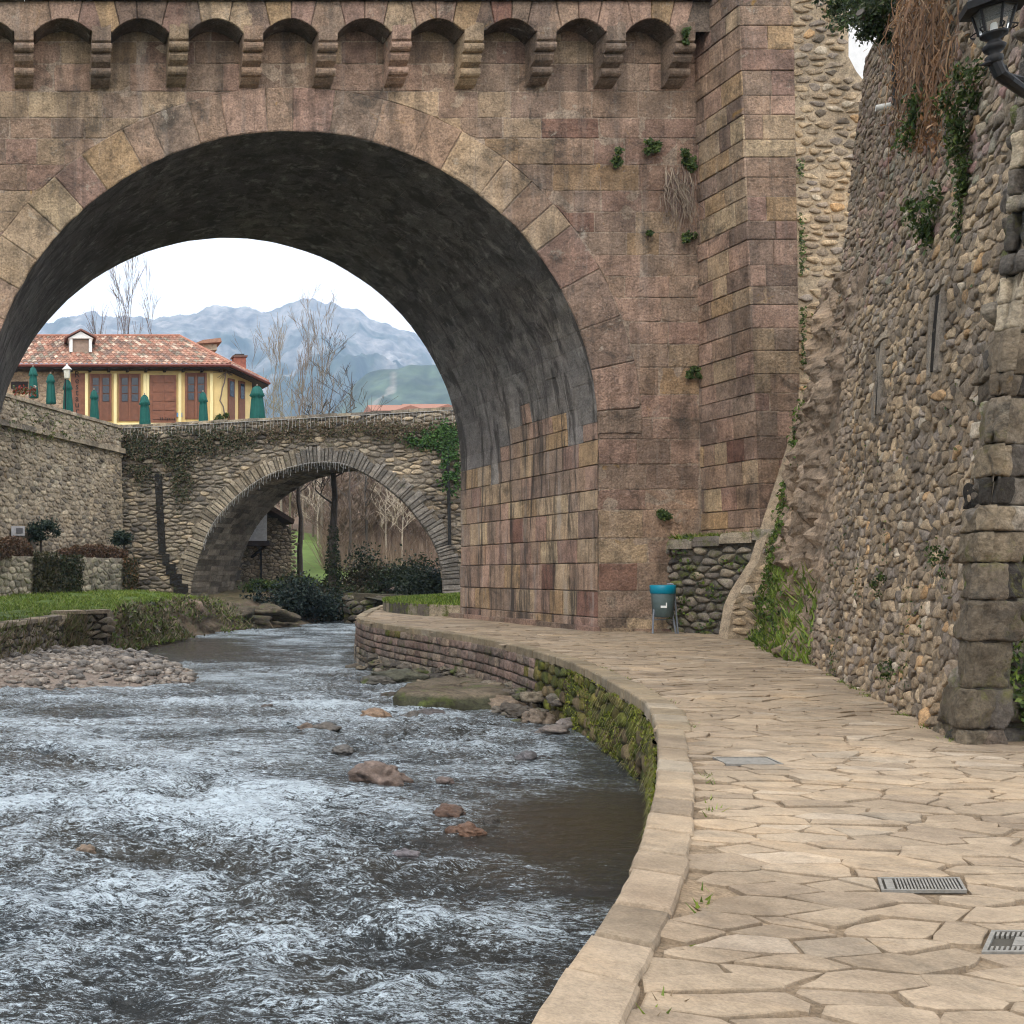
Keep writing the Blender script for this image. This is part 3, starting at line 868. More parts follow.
for i in range(ns):
    for j in range(ntt):
        P[i, j] = slope_pt(i/(ns-1), j/(ntt-1)); k = .8+.5*noise.noise((i*.2, j*.22, 1))
        C[i, j] = (.3*k, .225*k, .16*k)
tag(grid_mesh('rocky_slope', P, C, M_RUB, smooth=False), 'crumbling brown rock face between the pale wing wall and cobble wall', 'rock face')
b = MB()
for _ in range(9000):
    t = R.random()**1.5; s = abs(R.gauss(0, .2))*(1.5-t*.9)+.02
    if s > .9: continue
    p = slope_pt(s, t)+nn*R.uniform(0, .16)+Vector((0, 0, R.uniform(-.05, .1)))
    if noise.noise(p*1.3) < -.22: continue
    leaf(b, p, .05, pick([((.06, .11, .015), 3), ((.1, .17, .02), 3), ((.04, .06, .02), 2), ((.15, .19, .04), 1), ((.14, .1, .05), .8)], v=.3), nn)
for _ in range(1600):
    t = R.random()**2*.25; s = R.uniform(.03, .97); p = slope_pt(s, t)+nn*.05
    blades(b, p, .22, GRASSC, .02, .5)
tag(b.build('slope_plants', M_LEAF), 'bright green weeds climbing the foot of the rock face beside the path', 'weeds', kind='stuff')

b = MB()
for _ in range(1500):      # small weeds and litter along the foot of the cobble wall and in the kerb joint
    if R.random() < .6: p = WB0+WU*R.uniform(0, 9)+WN*abs(R.gauss(.03, .04))
    else:
        s = R.uniform(5, 24); p = KF(s)-knorm(s)*R.uniform(.27, .34)
    if noise.noise(p*1.5) < .05: continue
    p.z = .0; blades(b, p, .05, GRASSC+[((.14, .1, .06), 3)], .008, .7)
tag(b.build('edge_weeds', M_LEAF), 'tiny weeds along the foot of the cobble wall and the kerb joint', 'weeds', kind='stuff')
b = MB()
for _ in range(900):
    z = R.uniform(3.6, 11.5); k = R.gauss(0, .05)
    if noise.noise((z*.9, 1, 1)) < -.1: continue
    leaf(b, Vector((BR(z)+.03+abs(k), bY(z)-.02-abs(R.gauss(0, .05)), z)), .04, pick([((.07, .11, .02), 3), ((.1, .13, .03), 2), ((.04, .06, .02), 2)], v=.3), (0, -1, .2))
tag(b.build('moss_strip', M_LEAF), 'green moss running down the seam right of the square buttress', 'moss', kind='stuff')
b = MB()
for _ in range(900):
    u = R.uniform(0, LLn); z = R.uniform(0, 2.5)
    if noise.noise((u*1.6, z*1.6, 4)) < .1: continue
    leaf(b, LA+LU*u+LN*.12+Vector((0, 0, z)), .05, pick(LEAFG+GRASSC[:1], v=.3), LN)
for _ in range(700): blades(b, LA+LU*R.uniform(0, LLn)-LN*R.uniform(-.1, .6)+Vector((0, 0, 2.4)), .14, GRASSC, .02, .6)
tag(b.build('low_wall_weeds', M_LEAF), 'green weeds on the low mossy wall behind the bin', 'weeds', kind='stuff')
b = MB()
for _ in range(1700):
    u, v = R.uniform(.8, 9), R.uniform(0, 4.5)*R.random()
    if noise.noise((u*1.1, v*1.1, 8)) < .22: continue
    leaf(b, wm(u, v, R.uniform(.02, .07)), .025, pick(LEAFG+[((.12, .13, .04), 2)], v=.3), WN)
tag(b.build('wall_weeds', M_LEAF), 'small green weeds and moss between the lower cobbles of the wall', 'weeds', kind='stuff')

# ================================================================== BIN
M_BIN = plain_mat('bin grey plastic', (.085, .12, .12), .45, var=.15, scale=15)
M_TEAL = plain_mat('bin teal rim', (.0, .2, .3), .4, var=.1, scale=12)
M_GALV = plain_mat('galvanised steel', (.28, .31, .36), .4, .7, var=.15, scale=20)
M_WHITE = plain_mat('white paint', (.75, .75, .73), .6, var=.08)
bp_ = Vector((15.82, 25.0, .01))
t = thing('litter_bin', bp_, 'grey litter bin with a teal blue rim against the bridge pier', 'litter bin')
b = MB(); b.lathe(bp_, [(.2, .42), (.22, .43), (.255, 1.02), (.25, 1.03)], 24); b.build('bin_body', M_BIN, t, True)
b = MB(); b.lathe(bp_, [(.262, 1.0), (.275, 1.01), (.283, 1.2), (.27, 1.215), (.235, 1.2), (.22, .9)], 24); b.build('rim', M_TEAL, t, True)
for sx in (-1, 1):
    b = MB(); x = bp_.x+sx*.25
    b.tube([(x-sx*.03, bp_.y, .62), (x-sx*.0, bp_.y-.02, .4), (x+sx*.04, bp_.y-.06, .0)], .022, 8)
    b.build('leg', M_GALV, t)
b = MB()
for z in (.44, .36):
    b.tube([(bp_.x-.24, bp_.y-.02, z), (bp_.x+.25, bp_.y-.02, z)], .016, 6)
b.build('cross_bar', M_GALV, t)
b = MB(); b.tube([(bp_.x+.29, bp_.y+.05, 1.25), (bp_.x+.3, bp_.y-.0, .95), (bp_.x+.35, bp_.y-.05, 0)], .02, 8); b.tube([(bp_.x+.2, bp_.y+.15, 1.24), (bp_.x+.29, bp_.y+.05, 1.25)], .02, 8); b.build('support_post', M_GALV, t)
b = MB()
def binpt(a, z, r=0): 
    rr = .22+(z-.43)*.0593+.006+r; return Vector((bp_.x+rr*math.sin(a), bp_.y-rr*math.cos(a), z))
for a0, a1, z0, z1 in ((-.75, -.2, .66, .715), (-.3, -.2, .715, .79)):
    for k in range(4):
        x0, x1 = a0+(a1-a0)*k/4, a0+(a1-a0)*(k+1)/4
        b.quad(binpt(x0, z0), binpt(x1, z0), binpt(x1, z1), binpt(x0, z1))
b.build('white_mark', M_WHITE, t)
# ================================================================== WALL LAMP
M_LBLK = plain_mat('black wrought iron', (.005, .005, .006), .55, 0, .25, .2, 40, .2)
m, nt, pb = mat_base('lamp glass'); pb.inputs['Base Color'].default_value = (.8, .82, .8, 1); pb.inputs['Roughness'].default_value = .12
pb.inputs['Transmission Weight'].default_value = .92; pb.inputs['IOR'].default_value = 1.15; M_LGL = m
lp = at(994, 40, 7.7)
t = thing('wall_lamp', lp, 'black wrought iron lantern on a scrolled bracket at the top right', 'wall lamp')
b = MB()
b.lathe(lp, [(.03, -.2), (.05, -.17), (.055, -.13), (.03, -.11), (.06, -.08), (.072, -.05), (.05, -.03), (.035, .0), (.08, .03), (.085, .05), (.05, .06)], 16)
b.build('lamp_neck', M_LBLK, t, True)
b = MB(); rb, rt, z0, z1 = .085, .125, .06, .235
for k in range(6):
    a = k*math.pi/3+.2
    b.tube([lp+Vector((rb*math.cos(a), rb*math.sin(a), z0)), lp+Vector((rt*math.cos(a), rt*math.sin(a), z1))], .009, 6)
    # small scroll at the foot of each rib
    b.tube([lp+Vector(((rb+.02+.03*math.sin(q*.9))*math.cos(a), (rb+.02+.03*math.sin(q*.9))*math.sin(a), z0-.01+q*.012)) for q in range(5)], .006, 5)
b.tube([lp+Vector((rt*math.cos(k*math.pi/3+.2), rt*math.sin(k*math.pi/3+.2), z1)) for k in range(7)], .014, 6)
b.build('lantern_frame', M_LBLK, t)
b = MB()
for k in range(6):
    a, c = k*math.pi/3+.2, (k+1)*math.pi/3+.2
    b.quad(*[lp+Vector((r*math.cos(q), r*math.sin(q), z)) for r, q, z in ((rb-.004, a, z0), (rb-.004, c, z0), (rt-.006, c, z1), (rt-.006, a, z1))])
b.build('lantern_glass', M_LGL, t)
b = MB(); b.lathe(lp, [(.02, .02), (.025, .05), (.02, .12), (.015, .13)], 10); b.build('bulb', M_WHITE, t, True)
b = MB(); b.lathe(lp, [(.12, .23), (.205, .235), (.21, .29), (.2, .3), (.12, .42), (.05, .48), (.02, .58)], 6); b.build('lantern_roof', M_LBLK, t)
b = MB(); wl = em(.72, lp.z+.42, -.1)
arm, _ = curve_interp([lp+Vector((0, 0, -.16)), lp+Vector((.03, .0, -.24)), lp+Vector((.13, .02, -.30)), lp.lerp(wl, .5)+Vector((0, 0, -.40)), wl+Vector((0, 0, -.26))])
b.tube([arm(_*k/20) for k in range(21)], [.042-.012*k/20 for k in range(21)], 10)
sc_c = lp.lerp(wl, .45)+Vector((.0, 0, -.12))
d_ = (wl-lp); d_.z = 0; d_.normalize()
b.tube([sc_c+d_*((.13-.012*k*.5)*math.cos(k*.45))+Vector((0, 0, (.13-.012*k*.5)*math.sin(k*.45))) for k in range(20)], .013, 6)
b.tube([lp+Vector((.09, .01, -.22))+d_*(.055*math.cos(k*.5))+Vector((0, 0, -.03+.055*math.sin(k*.5))) for k in range(14)], .011, 6)
b.tube([lp+Vector((.09, 0, -.27)), lp.lerp(wl, .35)+Vector((0, 0, -.26)), lp.lerp(wl, .7)+Vector((0, 0, -.24)), wl+Vector((0, 0, -.12))], .02, 6)
b.tube([lp+Vector((-.02, 0, -.17)), lp+Vector((-.12, -.01, -.2))], [.03, .004], 6)
b.build('bracket', M_LBLK, t)
b = MB(); b.box((wl.x-.05, wl.y-.02, wl.z-.4), (wl.x+.05, wl.y+.12, wl.z)); b.build('wall_plate', M_LBLK, t)

# ================================================================== PLANTS ON WALLS
def wall_plant(name, label, cat, pts, size, pal, nrm, group=None, stems=None):
    b = MB()
    for c, rad, n in pts: clump(b, c, rad, n, size, pal, nrm, 6)
    if stems:
        for s in stems: b.tube(s, [.012]+[.008]*(len(s)-2)+[.004], 4, (.12, .08, .05))
    return tag(b.build(name, M_LEAF), label, cat, group)
fp = lambda px, py: at(px, py, D-.12)
for px, py, r, lab in ((652, 146, .26, 'round green fern tuft on the bridge wall right of the ring, highest of the row'), (619, 158, .22, 'small fern tuft on the bridge wall, left of the rounder one'), (686, 158, .3, 'dark green fern tuft in the angle of bridge wall and buttress'), (689, 236, .22, 'little green fern below the dry roots beside the buttress'), (693, 371, .2, 'little green fern low in the angle beside the buttress'), (665, 514, .22, 'green weed growing from the pier joints above the litter bin'), (686, 34, .2, 'bright green fern on top of the rightmost corbel'), (649, 233, .1, 'tiny tuft in a wall joint left of the dry roots')):
    b = MB(); c = fp(px, py)
    if py == 34: c = at(px, py, D-.7)
    clump(b, c, (r*.7, r*.35, r*.7), int(460*r/.25), .05, LEAFG, (0, -1, .3), 5)
    tag(b.build('fern_tuft', M_LEAF), lab, 'fern')
b = MB()
for _ in range(70):
    p = fp(R.uniform(665, 694), R.uniform(165, 190)); q = [p]
    for k in range(6): q.append(q[-1]+Vector((R.gauss(0, .08), -.03+R.gauss(0, .02), -R.uniform(.1, .3))))
    b.tube(q, [.012, .01, .009, .008, .006, .005, .003], 4, pick([((.25, .2, .15), 2), ((.14, .1, .08), 2)]))
tag(b.build('dry_roots', M_BARK), 'dry grey roots hanging from the wall corner beside the buttress', 'roots')
def wp(px, py):        # point on the cobble wall seen at px,py
    d = Vector(((px-PX0)/F, 1, (PY0-py)/F)); o = Vector((0, 0, EYE))
    n = WU.cross(WV).normalized(); t = (WB0-o).dot(n)/d.dot(n); return o+d*t
wall_plant('ivy_clump', 'dark bushy ivy spilling over the top of the cobble wall', 'ivy', [(wp(885, 4)+WN*.25, (.5, .6, .35), 2200), (wp(868, -2)+WN*.35, (.35, .45, .25), 1300), (wp(908, -20)+WN*.2, (.6, .7, .6), 2000), (wp(900, 16)+WN*.15, (.25, .25, .25), 600)], .045, LEAFG[:2]+[((.09, .1, .04), 2)]+LEAFD, WN, stems=[[wp(846, -10)+WN*.5, wp(868, 10)+WN*.4, wp(884, 34)+WN*.2]])
b = MB()
for _ in range(330):
    p = wp(R.gauss(935, 15), R.uniform(-30, 70))+WN*R.uniform(.05, .22); q = [p]
    L = R.uniform(.08, .3)
    for k in range(5): q.append(q[-1]+Vector((R.gauss(0, .05), R.gauss(0, .05), -L)))
    b.tube(q, [.008, .007, .006, .005, .004, .002], 3, pick(LEAFB))
for _ in range(1500):
    p = wp(R.gauss(932, 15), R.uniform(-20, 150))+WN*R.uniform(.05, .2); leaf(b, p, .04, pick(LEAFB), WN)
tag(b.build('dried_vine', M_LEAF), 'rust brown dried creeper hanging down the cobble wall left of the lantern', 'creeper')
wall_plant('wall_shrub', 'green trailing plant on the cobble wall just below the lantern', 'plant', [(wp(982, 95)+WN*.1, (.16, .16, .3), 600), (wp(975, 140)+WN*.08, (.14, .14, .45), 800), (wp(972, 200)+WN*.07, (.1, .1, .4), 500)], .032, LEAFG+[((.1, .1, .05), 2)], WN)
wall_plant('wall_shrub', 'leafy green plant below the dried creeper on the cobble wall', 'plant', [(wp(936, 118)+WN*.1, (.2, .2, .45), 600)], .04, LEAFG, WN)
wall_plant('wall_shrub', 'small green plant halfway up the cobble wall, lowest of the upper ones', 'plant', [(wp(938, 228)+WN*.08, (.18, .18, .35), 420)], .04, LEAFG, WN)
wall_plant('wall_shrub', 'green weeds at the foot of the dark corner stones', 'plant', [(em(.75, .15, -.1), (.2, .12, .25), 500), (em(.72, .7, -.1), (.12, .1, .3), 260), (em(.9, 2.6, -.12), (.12, .1, .3), 260)], .035, LEAFG+[((.14, .2, .03), 2)], EN)
for px, py, lab in ((888, 582, 'small green sprig in the cobble wall, the one farther from the corner'), (948, 560, 'small green sprig in the cobble wall nearer the dark corner stones'), (893, 668, 'little green weed low on the cobble wall near the path')):
    wall_plant('weed_sprig', lab, 'weed', [(wp(px, py)+WN*.08, (.07, .07, .13), 150)], .022, LEAFG, WN)
# drain pipe stub and strut on the cobble wall
b = MB(); p = wp(893, 105); b.tube([p-WN*.1, p+WN*.2], .045, 14, (.6, .6, .58)); tag(b.build('drain_pipe', plain_mat('pale pipe', (.55, .55, .52), .5), smooth=False), 'short pale drain pipe sticking out of the cobble wall', 'pipe')
b = MB(); p = wp(889, 50); b.tube([p-WN*.1, at(860, 12, p.y-.5)], .055, 8, (.1, .09, .08)); tag(b.build('timber_prop', M_BARK), 'weathered timber prop sticking out under the ivy at the wall top', 'timber')
b = MB(); q = wp(905, 78); b.tube([q+WN*.1+Vector((0, 0, .55)), q+WN*.12, q+WN*.1-Vector((.1, .1, .4))], .03, 6, (.02, .02, .02)); tag(b.build('cable_end', M_BARK), 'dark cable lying on the cobble wall above the pale pipe', 'cable')
# white house behind the gap at the wall top
b = MB(); b.box((24.5, 30, 0), (34, 40, 21), (.72, .74, .76)); 
hw = thing('white_house', (28, 35, 0), 'white rendered house wall glimpsed in the gap above the cobble wall', 'house')
b.build('wall', plain_mat('white render', (.7, .71, .73), .8, var=.08), hw)
b = MB(); b.prism([(24, 29.5, 21), (34.5, 29.5, 21), (29.2, 29.5, 24)], (0, 11, 0), (.3, .13, .08)); b.build('roof', plain_mat('roof clay', (.3, .13, .08), .8), hw)

# ================================================================== WATER
zw = lambda y: np.where(y < 36, -.6-.0235*y, -1.446-.0*(y))
ny, nx = 620, 420
ys = np.concatenate([np.linspace(-3, 2.0, 20)[:-1], 2.0*(66/2.0)**(np.linspace(0, 1, ny-19))])
kxs = np.interp(ys, KY, KX); kxs = np.where(ys > 51, 22+0*ys, kxs)
Yg = np.repeat(ys[:, None], nx, 1); tt = np.linspace(0, 1, nx)[None, :]
xl = (-.09*ys-2.5)[:, None]; xr_ = (kxs+.25)[:, None]
# denser inside the view, coarse skirt to the left
Xg = xl+(xr_-xl)*tt
amp = np.clip(.55+.6*pn(Xg*.22+5, Yg*.13), .12, 1.1)
near_wall = np.clip((xr_-Xg-.3)/1.8, .25, 1)
calm = np.where((Yg > 38), .45, 1.0)
# the quiet brown pool beside the wall
pool = np.exp(-(((Xg-(xr_-.8))/1.2)**2+((Yg-9.3)/1.9)**2))
A = amp*near_wall*calm*(1-.75*pool)
wx = Xg+.25*pn(Xg*.8, Yg*.5); wy = Yg+.3*pn(Xg*.6+9, Yg*.7)
H = .09*fbm(wx*.8, wy*1.6, 2)+.07*(.5-np.abs(pn(wx*1.6, wy*4.2)))*2+.05*(.5-np.abs(pn(wx*4+3, wy*9)))+.02*pn(wx*9, wy*18)
pool2 = np.exp(-(((Xg-6.3)/2.6)**2+((Yg-40)/6)**2))
pool = np.clip(pool+pool2, 0, 1)
A = A*(1-.7*pool2)
Hs = H*A
Zg = zw(Yg)+Hs-.03
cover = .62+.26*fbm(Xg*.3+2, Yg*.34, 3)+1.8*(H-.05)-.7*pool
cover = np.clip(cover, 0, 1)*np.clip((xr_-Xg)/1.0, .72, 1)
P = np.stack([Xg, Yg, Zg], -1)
foam_glint = cover
C = np.stack([foam_glint, pool, amp*.5], -1)
m, nt, pb = mat_base('river water')
tc = N(nt, 'ShaderNodeTexCoord'); at_ = N(nt, 'ShaderNodeAttribute', attribute_name='Col')
sep = N(nt, 'ShaderNodeSeparateColor'); nt.links.new(at_.outputs['Color'], sep.inputs[0])
mp = N(nt, 'ShaderNodeMapping'); mp.inputs['Scale'].default_value = (1, 2.3, 1); nt.links.new(tc.outputs['Object'], mp.inputs[0])
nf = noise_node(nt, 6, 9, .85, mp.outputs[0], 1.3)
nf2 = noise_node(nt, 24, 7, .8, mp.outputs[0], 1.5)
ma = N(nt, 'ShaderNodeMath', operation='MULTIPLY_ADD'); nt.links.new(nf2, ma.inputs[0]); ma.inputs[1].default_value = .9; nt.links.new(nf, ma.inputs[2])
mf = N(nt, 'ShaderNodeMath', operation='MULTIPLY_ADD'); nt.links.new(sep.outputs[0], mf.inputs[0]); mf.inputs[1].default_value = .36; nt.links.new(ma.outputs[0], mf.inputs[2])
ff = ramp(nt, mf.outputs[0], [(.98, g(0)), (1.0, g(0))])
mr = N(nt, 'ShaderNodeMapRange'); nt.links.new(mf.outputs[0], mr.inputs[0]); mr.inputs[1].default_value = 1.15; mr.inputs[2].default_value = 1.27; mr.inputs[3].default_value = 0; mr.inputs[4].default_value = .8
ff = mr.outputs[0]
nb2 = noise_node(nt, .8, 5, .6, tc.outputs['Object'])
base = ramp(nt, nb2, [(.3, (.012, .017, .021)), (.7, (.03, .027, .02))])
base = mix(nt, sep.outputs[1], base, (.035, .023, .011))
cc = mix(nt, ff, base, (.58, .68, .76))  # pale blue: some froth, mostly sky reflections painted into the water colour
nt.links.new(cc, pb.inputs['Base Color'])
rr = N(nt, 'ShaderNodeMapRange'); nt.links.new(ff, rr.inputs[0]); rr.inputs[3].default_value = .06; rr.inputs[4].default_value = .3
nt.links.new(rr.outputs[0], pb.inputs['Roughness'])
pb.inputs['IOR'].default_value = 1.33; pb.inputs['Specular IOR Level'].default_value = .5
n1 = noise_node(nt, 9, 6, .7, mp.outputs[0], .8); n2 = noise_node(nt, 30, 4, .65, mp.outputs[0], .4)
b1 = N(nt, 'ShaderNodeBump'); b1.inputs['Strength'].default_value = .9; b1.inputs['Distance'].default_value = .06; nt.links.new(n1, b1.inputs['Height'])
b2 = N(nt, 'ShaderNodeBump'); b2.inputs['Strength'].default_value = .6; b2.inputs['Distance'].default_value = .02; nt.links.new(n2, b2.inputs['Height']); nt.links.new(b1.outputs[0], b2.inputs['Normal'])
nt.links.new(b2.outputs[0], pb.inputs['Normal'])
M_WATER = m
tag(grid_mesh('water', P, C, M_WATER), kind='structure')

# ================================================================== ROCKS
def rock_mesh(buf, c, r, seed, col, sub=2, flat=.6, rough=.35):
    import bmesh
    key = sub
    if key not in rock_mesh.ico:
        bm = bmesh.new(); bmesh.ops.create_icosphere(bm, subdivisions=sub, radius=1)
        rock_mesh.ico[key] = ([v.co.copy() for v in bm.verts], [[v.index for v in f.verts] for f in bm.faces]); bm.free()
    V_, F_ = rock_mesh.ico[key]; base = len(buf.v)
    for v in V_:
        d = 1+rough*noise.noise(v*1.1+Vector((seed, 0, 0)))+rough*.5*noise.noise(v*2.7+Vector((0, seed, 0)))+(rough*.3*noise.noise(v*6+Vector((0, 0, seed))) if sub > 2 else 0)
        buf.vert((c[0]+v.x*d*r[0], c[1]+v.y*d*r[1], c[2]+v.z*d*r[2]), col)
    for f in F_: buf.f.append(tuple(base+i for i in f))
rock_mesh.ico = {}
def on_water(px, py):
    Y = 10.0
    for _ in range(30): Y = (EYE-float(zw(np.array(Y))))*1000/(py-574)
    return Vector(((px-30)/1000*Y, Y, float(zw(np.array(Y)))))
ROCKS = [  # px, py(waterline), half width px, height px, colour, label
 (385, 781, 25, 14, (.16, .12, .10), 'low brown boulder with a flat top, largest of the lone rocks in mid river'),
 (453, 817, 15, 9, (.12, .075, .055), 'wet reddish rock, farther of the pair in the lower middle of the river'),
 (470, 834, 15, 8, (.13, .075, .05), 'wet reddish brown rock, nearer of the pair in the lower middle of the river'),
 (493, 824, 7, 6, (.05, .045, .04), 'small black rock right of the reddish pair'),
 (86, 855, 9, 8, (.2, .15, .11), 'single pale stone sticking up in the left of the river'),
 (377, 719, 15, 7, (.22, .15, .1), 'rounded tan rock left of the twin grey ones in the river'),
 (415, 720, 11, 7, (.12, .11, .1), 'small grey rock, left one of twin grey ones'),
 (434, 719, 13, 8, (.1, .09, .09), 'small grey rock, right one of twin grey ones'),
 (330, 731, 14, 6, (.1, .09, .08), 'low dark rock washed by rapids beside the mid river'),
 (308, 730, 8, 5, (.13, .1, .08), 'tiny dark rock at the left of the rapids'),
 (344, 752, 9, 5, (.09, .085, .08), 'small wet rock upstream of the flat brown boulder'),
 (530, 760, 10, 7, (.1, .095, .1), 'pointed grey stone in the brown pool by the wall'),
 (408, 857, 11, 5, (.12, .11, .12), 'flat purple grey stone at the water surface below the reddish pair'),
 (447, 783, 8, 5, (.13, .1, .09), 'small brown rock between the flat boulder and the reddish pair'),
 (268, 709, 6, 4, (.12, .1, .09), 'tiny rock in the ripples near the gravel bar'),
 (540, 722, 15, 10, (.16, .125, .095), 'tan boulder with a pointed top at the foot of the mossy wall'),
 (575, 727, 12, 7, (.15, .13, .12), 'grey stone at the foot of the mossy wall'),
 (505, 708, 20, 9, (.19, .145, .105), 'large pale flat rock at the end of the mossy shelf'),
 (522, 698, 12, 10, (.16, .125, .1), 'rounded brown boulder behind the large pale flat rock'),
 (538, 706, 9, 9, (.19, .15, .12), 'small rounded boulder tucked against the mossy wall'),
 (556, 733, 14, 6, (.16, .14, .13), 'low grey rock just off the mossy wall'),
 (404, 681, 24, 9, (.08, .08, .06), 'dark mossy rock at the corner of the river wall'),
 (380, 684, 16, 6, (.09, .085, .075), 'dark wet rock farthest left under the river wall'),
 (395, 697, 10, 4, (.1, .09, .08), 'small dark rock left of the mossy shelf'),
 (570, 634, 1, 1, None, ''),
]
for k, (px, py, hw_, hp, c, lab) in enumerate(ROCKS):
    if c is None: continue
    p = on_water(px, py); s = p.y/1000
    b = MB(); w = hw_*s; h = hp*s
    rock_mesh(b, (p.x, p.y+w*.5, p.z+h*.1), (w*1.1, w*.8, h*1.0), k*3.7, c, 4, rough=.45)
    tag(b.build('river_rock', M_ROCK if k < 21 else M_ROCKM, smooth=True), lab, 'rock')
# mossy shelf
b = MB(); p0 = on_water(395, 702); p1 = on_water(500, 706)
poly = [(395, 704), (412, 692), (440, 686), (478, 684), (512, 688), (514, 704), (490, 708), (450, 708), (420, 708)]
cx_, cy_ = 0, 0
pts = [on_water(*q) for q in poly]; c = sum(pts, Vector())/len(pts)
rings = []
for sc_, dz in ((1.08, -.4), (1.03, .0), (1.0, .16), (.93, .24), (.6, .27), (.3, .25), (.05, .26)):
    rings.append([b.vert(c+(q-c)*sc_*(1+.12*noise.noise(q*2+Vector((0, 0, dz*3))))+Vector((0, 0, dz+.05*noise.noise(q*3))), (.13, .105, .075) if dz > .22 else (.05, .05, .03)) for q in [pts[i].lerp(pts[(i+1) % len(pts)], t/4) for i in range(len(pts)) for t in range(4)]])
for a, d in zip(rings[:-1], rings[1:]):
    for i in range(len(a)): b.f.append((a[i], a[(i+1) % len(a)], d[(i+1) % len(a)], d[i]))
b.f.append(tuple(rings[-1]))
tag(b.build('rock_shelf', M_ROCKM, smooth=True), 'long flat mossy rock shelf in the water below the river wall', 'rock')
# rubble toe under the river wall
b = MB()
for _ in range(100):
    s = R.uniform(24, 38); n = knorm(s); q = KF(s)+n*abs(R.gauss(0, .45)); z = float(zw(np.array(q.y)))
    r = R.uniform(.06, .19); rock_mesh(b, (q.x, q.y, z+R.uniform(-.08, .08)+max(0, .3-(q-KF(s)).length*.6)), (r*1.3, r, r*.6), R.random()*90, tuple(x*.6 for x in pick(GREYC)), 3, rough=.7)
tag(b.build('rubble_toe', M_ROCKM, smooth=True), 'loose mossy rubble piled against the foot of the river wall', 'rubble', kind='stuff')

# gravel bar
def gz(x, y):
    e = min(max((3.9-abs(x-1.2)*.85)/2, 0), 1)*min(max((y-22.2)/3.5, 0), 1)
    e = min(max((5.6-.25*(36-y)*0-x)/3.0, 0), 1)*min(max((y-21.8-.25*max(x, 0))/3.2, 0), 1)*min(max((38.5-y-.1*x)/3, 0), 1)
    return float(zw(np.array(y)))-.25+.62*e+.08*noise.noise((x*.8, y*.8, 0))
xs, ys_ = np.linspace(-9, 8, 70), np.linspace(20, 40, 70)
P = np.array([[[x, y, gz(x, y)] for x in xs] for y in ys_])
tag(grid_mesh('gravel_bar', P, np.array([.2, .165, .14]), M_SOIL), kind='structure')
b = MB()
for _ in range(6500):
    x, y = R.uniform(-3.5, 7), R.uniform(21, 38.5); z = gz(x, y)
    if z < float(zw(np.array(y)))-.02: continue
    r = R.uniform(.03, .1)*(2 if R.random() < .08 else 1)
    rock_mesh(b, (x, y, z+r*.25), (r*1.2, r, r*.6), R.random()*99, pick([((.27, .235, .2), 3), ((.19, .17, .15), 3), ((.34, .3, .26), 2), ((.12, .11, .1), 2)]), 1)
tag(b.build('river_pebbles', M_ROCK, smooth=True), 'grey cobbles and pebbles of the gravel bar at the left bank', 'pebbles', kind='stuff')

# ================================================================== LEFT BANK
def strip_wall(name, parent, A, B_, z0, z1a, z1b, th, su, sv, pal, mat, gap=.04, core=(.15, .13, .1), ht=(.04, .09), warp=.0, bat=0.0):
    A, B_ = Vector((A[0], A[1], 0)), Vector((B_[0], B_[1], 0)); U = (B_-A).normalized(); L = (B_-A).length
    n = Vector((U.y, -U.x, 0))
    if n.dot(-A-Vector((0, 0, 0))) < 0: n = -n
    b = MB(); b.prism([A+Vector((0, 0, z0)), B_+Vector((0, 0, z0)), B_+Vector((0, 0, z1b))-n*bat*(z1b-z0), A+Vector((0, 0, z1a))-n*bat*(z1a-z0)], -n*th, core)
    b.build('wall_core', mat, parent)
    b = MB()
    top = lambda u: z1a+(z1b-z1a)*u/L
    for q in voronoi(0, L, z0, max(z1a, z1b), su, sv, gap, .42, keep=lambda u, v: v < top(u)-sv*.3 and 0 < u < L):
        add_stone(b, q, lambda u, v, h: A+U*u+n*(h-bat*(v-z0))+Vector((0, 0, min(v, top(u)+.03))), R.uniform(*ht), pick(pal, v=.2), DOME, rnd=1, seg=.4, amp=.03, freq=3)
    b.build(name, mat, parent, False)
    return A, U, n, L
LWC = [((.42, .345, .25), 3), ((.36, .295, .215), 4), ((.29, .24, .18), 3), ((.46, .39, .29), 1.5), ((.2, .17, .135), 1)]
lwt = thing('quay_wall', (2, 57, 0), 'high left rubble wall running from the near arch to the far bridge', 'wall')
Lq0, Lq1 = (-5.2, 46.0), (5.9, 62.6)
LqA, LqU, LqN, LqL = strip_wall('wall_face', lwt, Lq0, Lq1, -1, 10.85, 10.6, 1.2, .48, .27, LWC, M_LWALL, .06, (.36, .3, .22), (.02, .08), bat=.02)
b = MB(); u = 0
while u < LqL-.3:
    w = R.uniform(.8, 1.4); p = LqA+LqU*u; q = LqA+LqU*min(u+w-.02, LqL)
    z0 = 9.25-.75*u/LqL*.3; off = LqN*(.28-.2)
    b.prism([p+LqN*.1+Vector((0, 0, z0)), q+LqN*.1+Vector((0, 0, z0)), q+LqN*.1+Vector((0, 0, z0+.3)), p+LqN*.1+Vector((0, 0, z0+.3))], -LqN*.5, pick(LWC)); u += w
b.build('string_course', M_LWALL, lwt)
b = MB(); u = 0
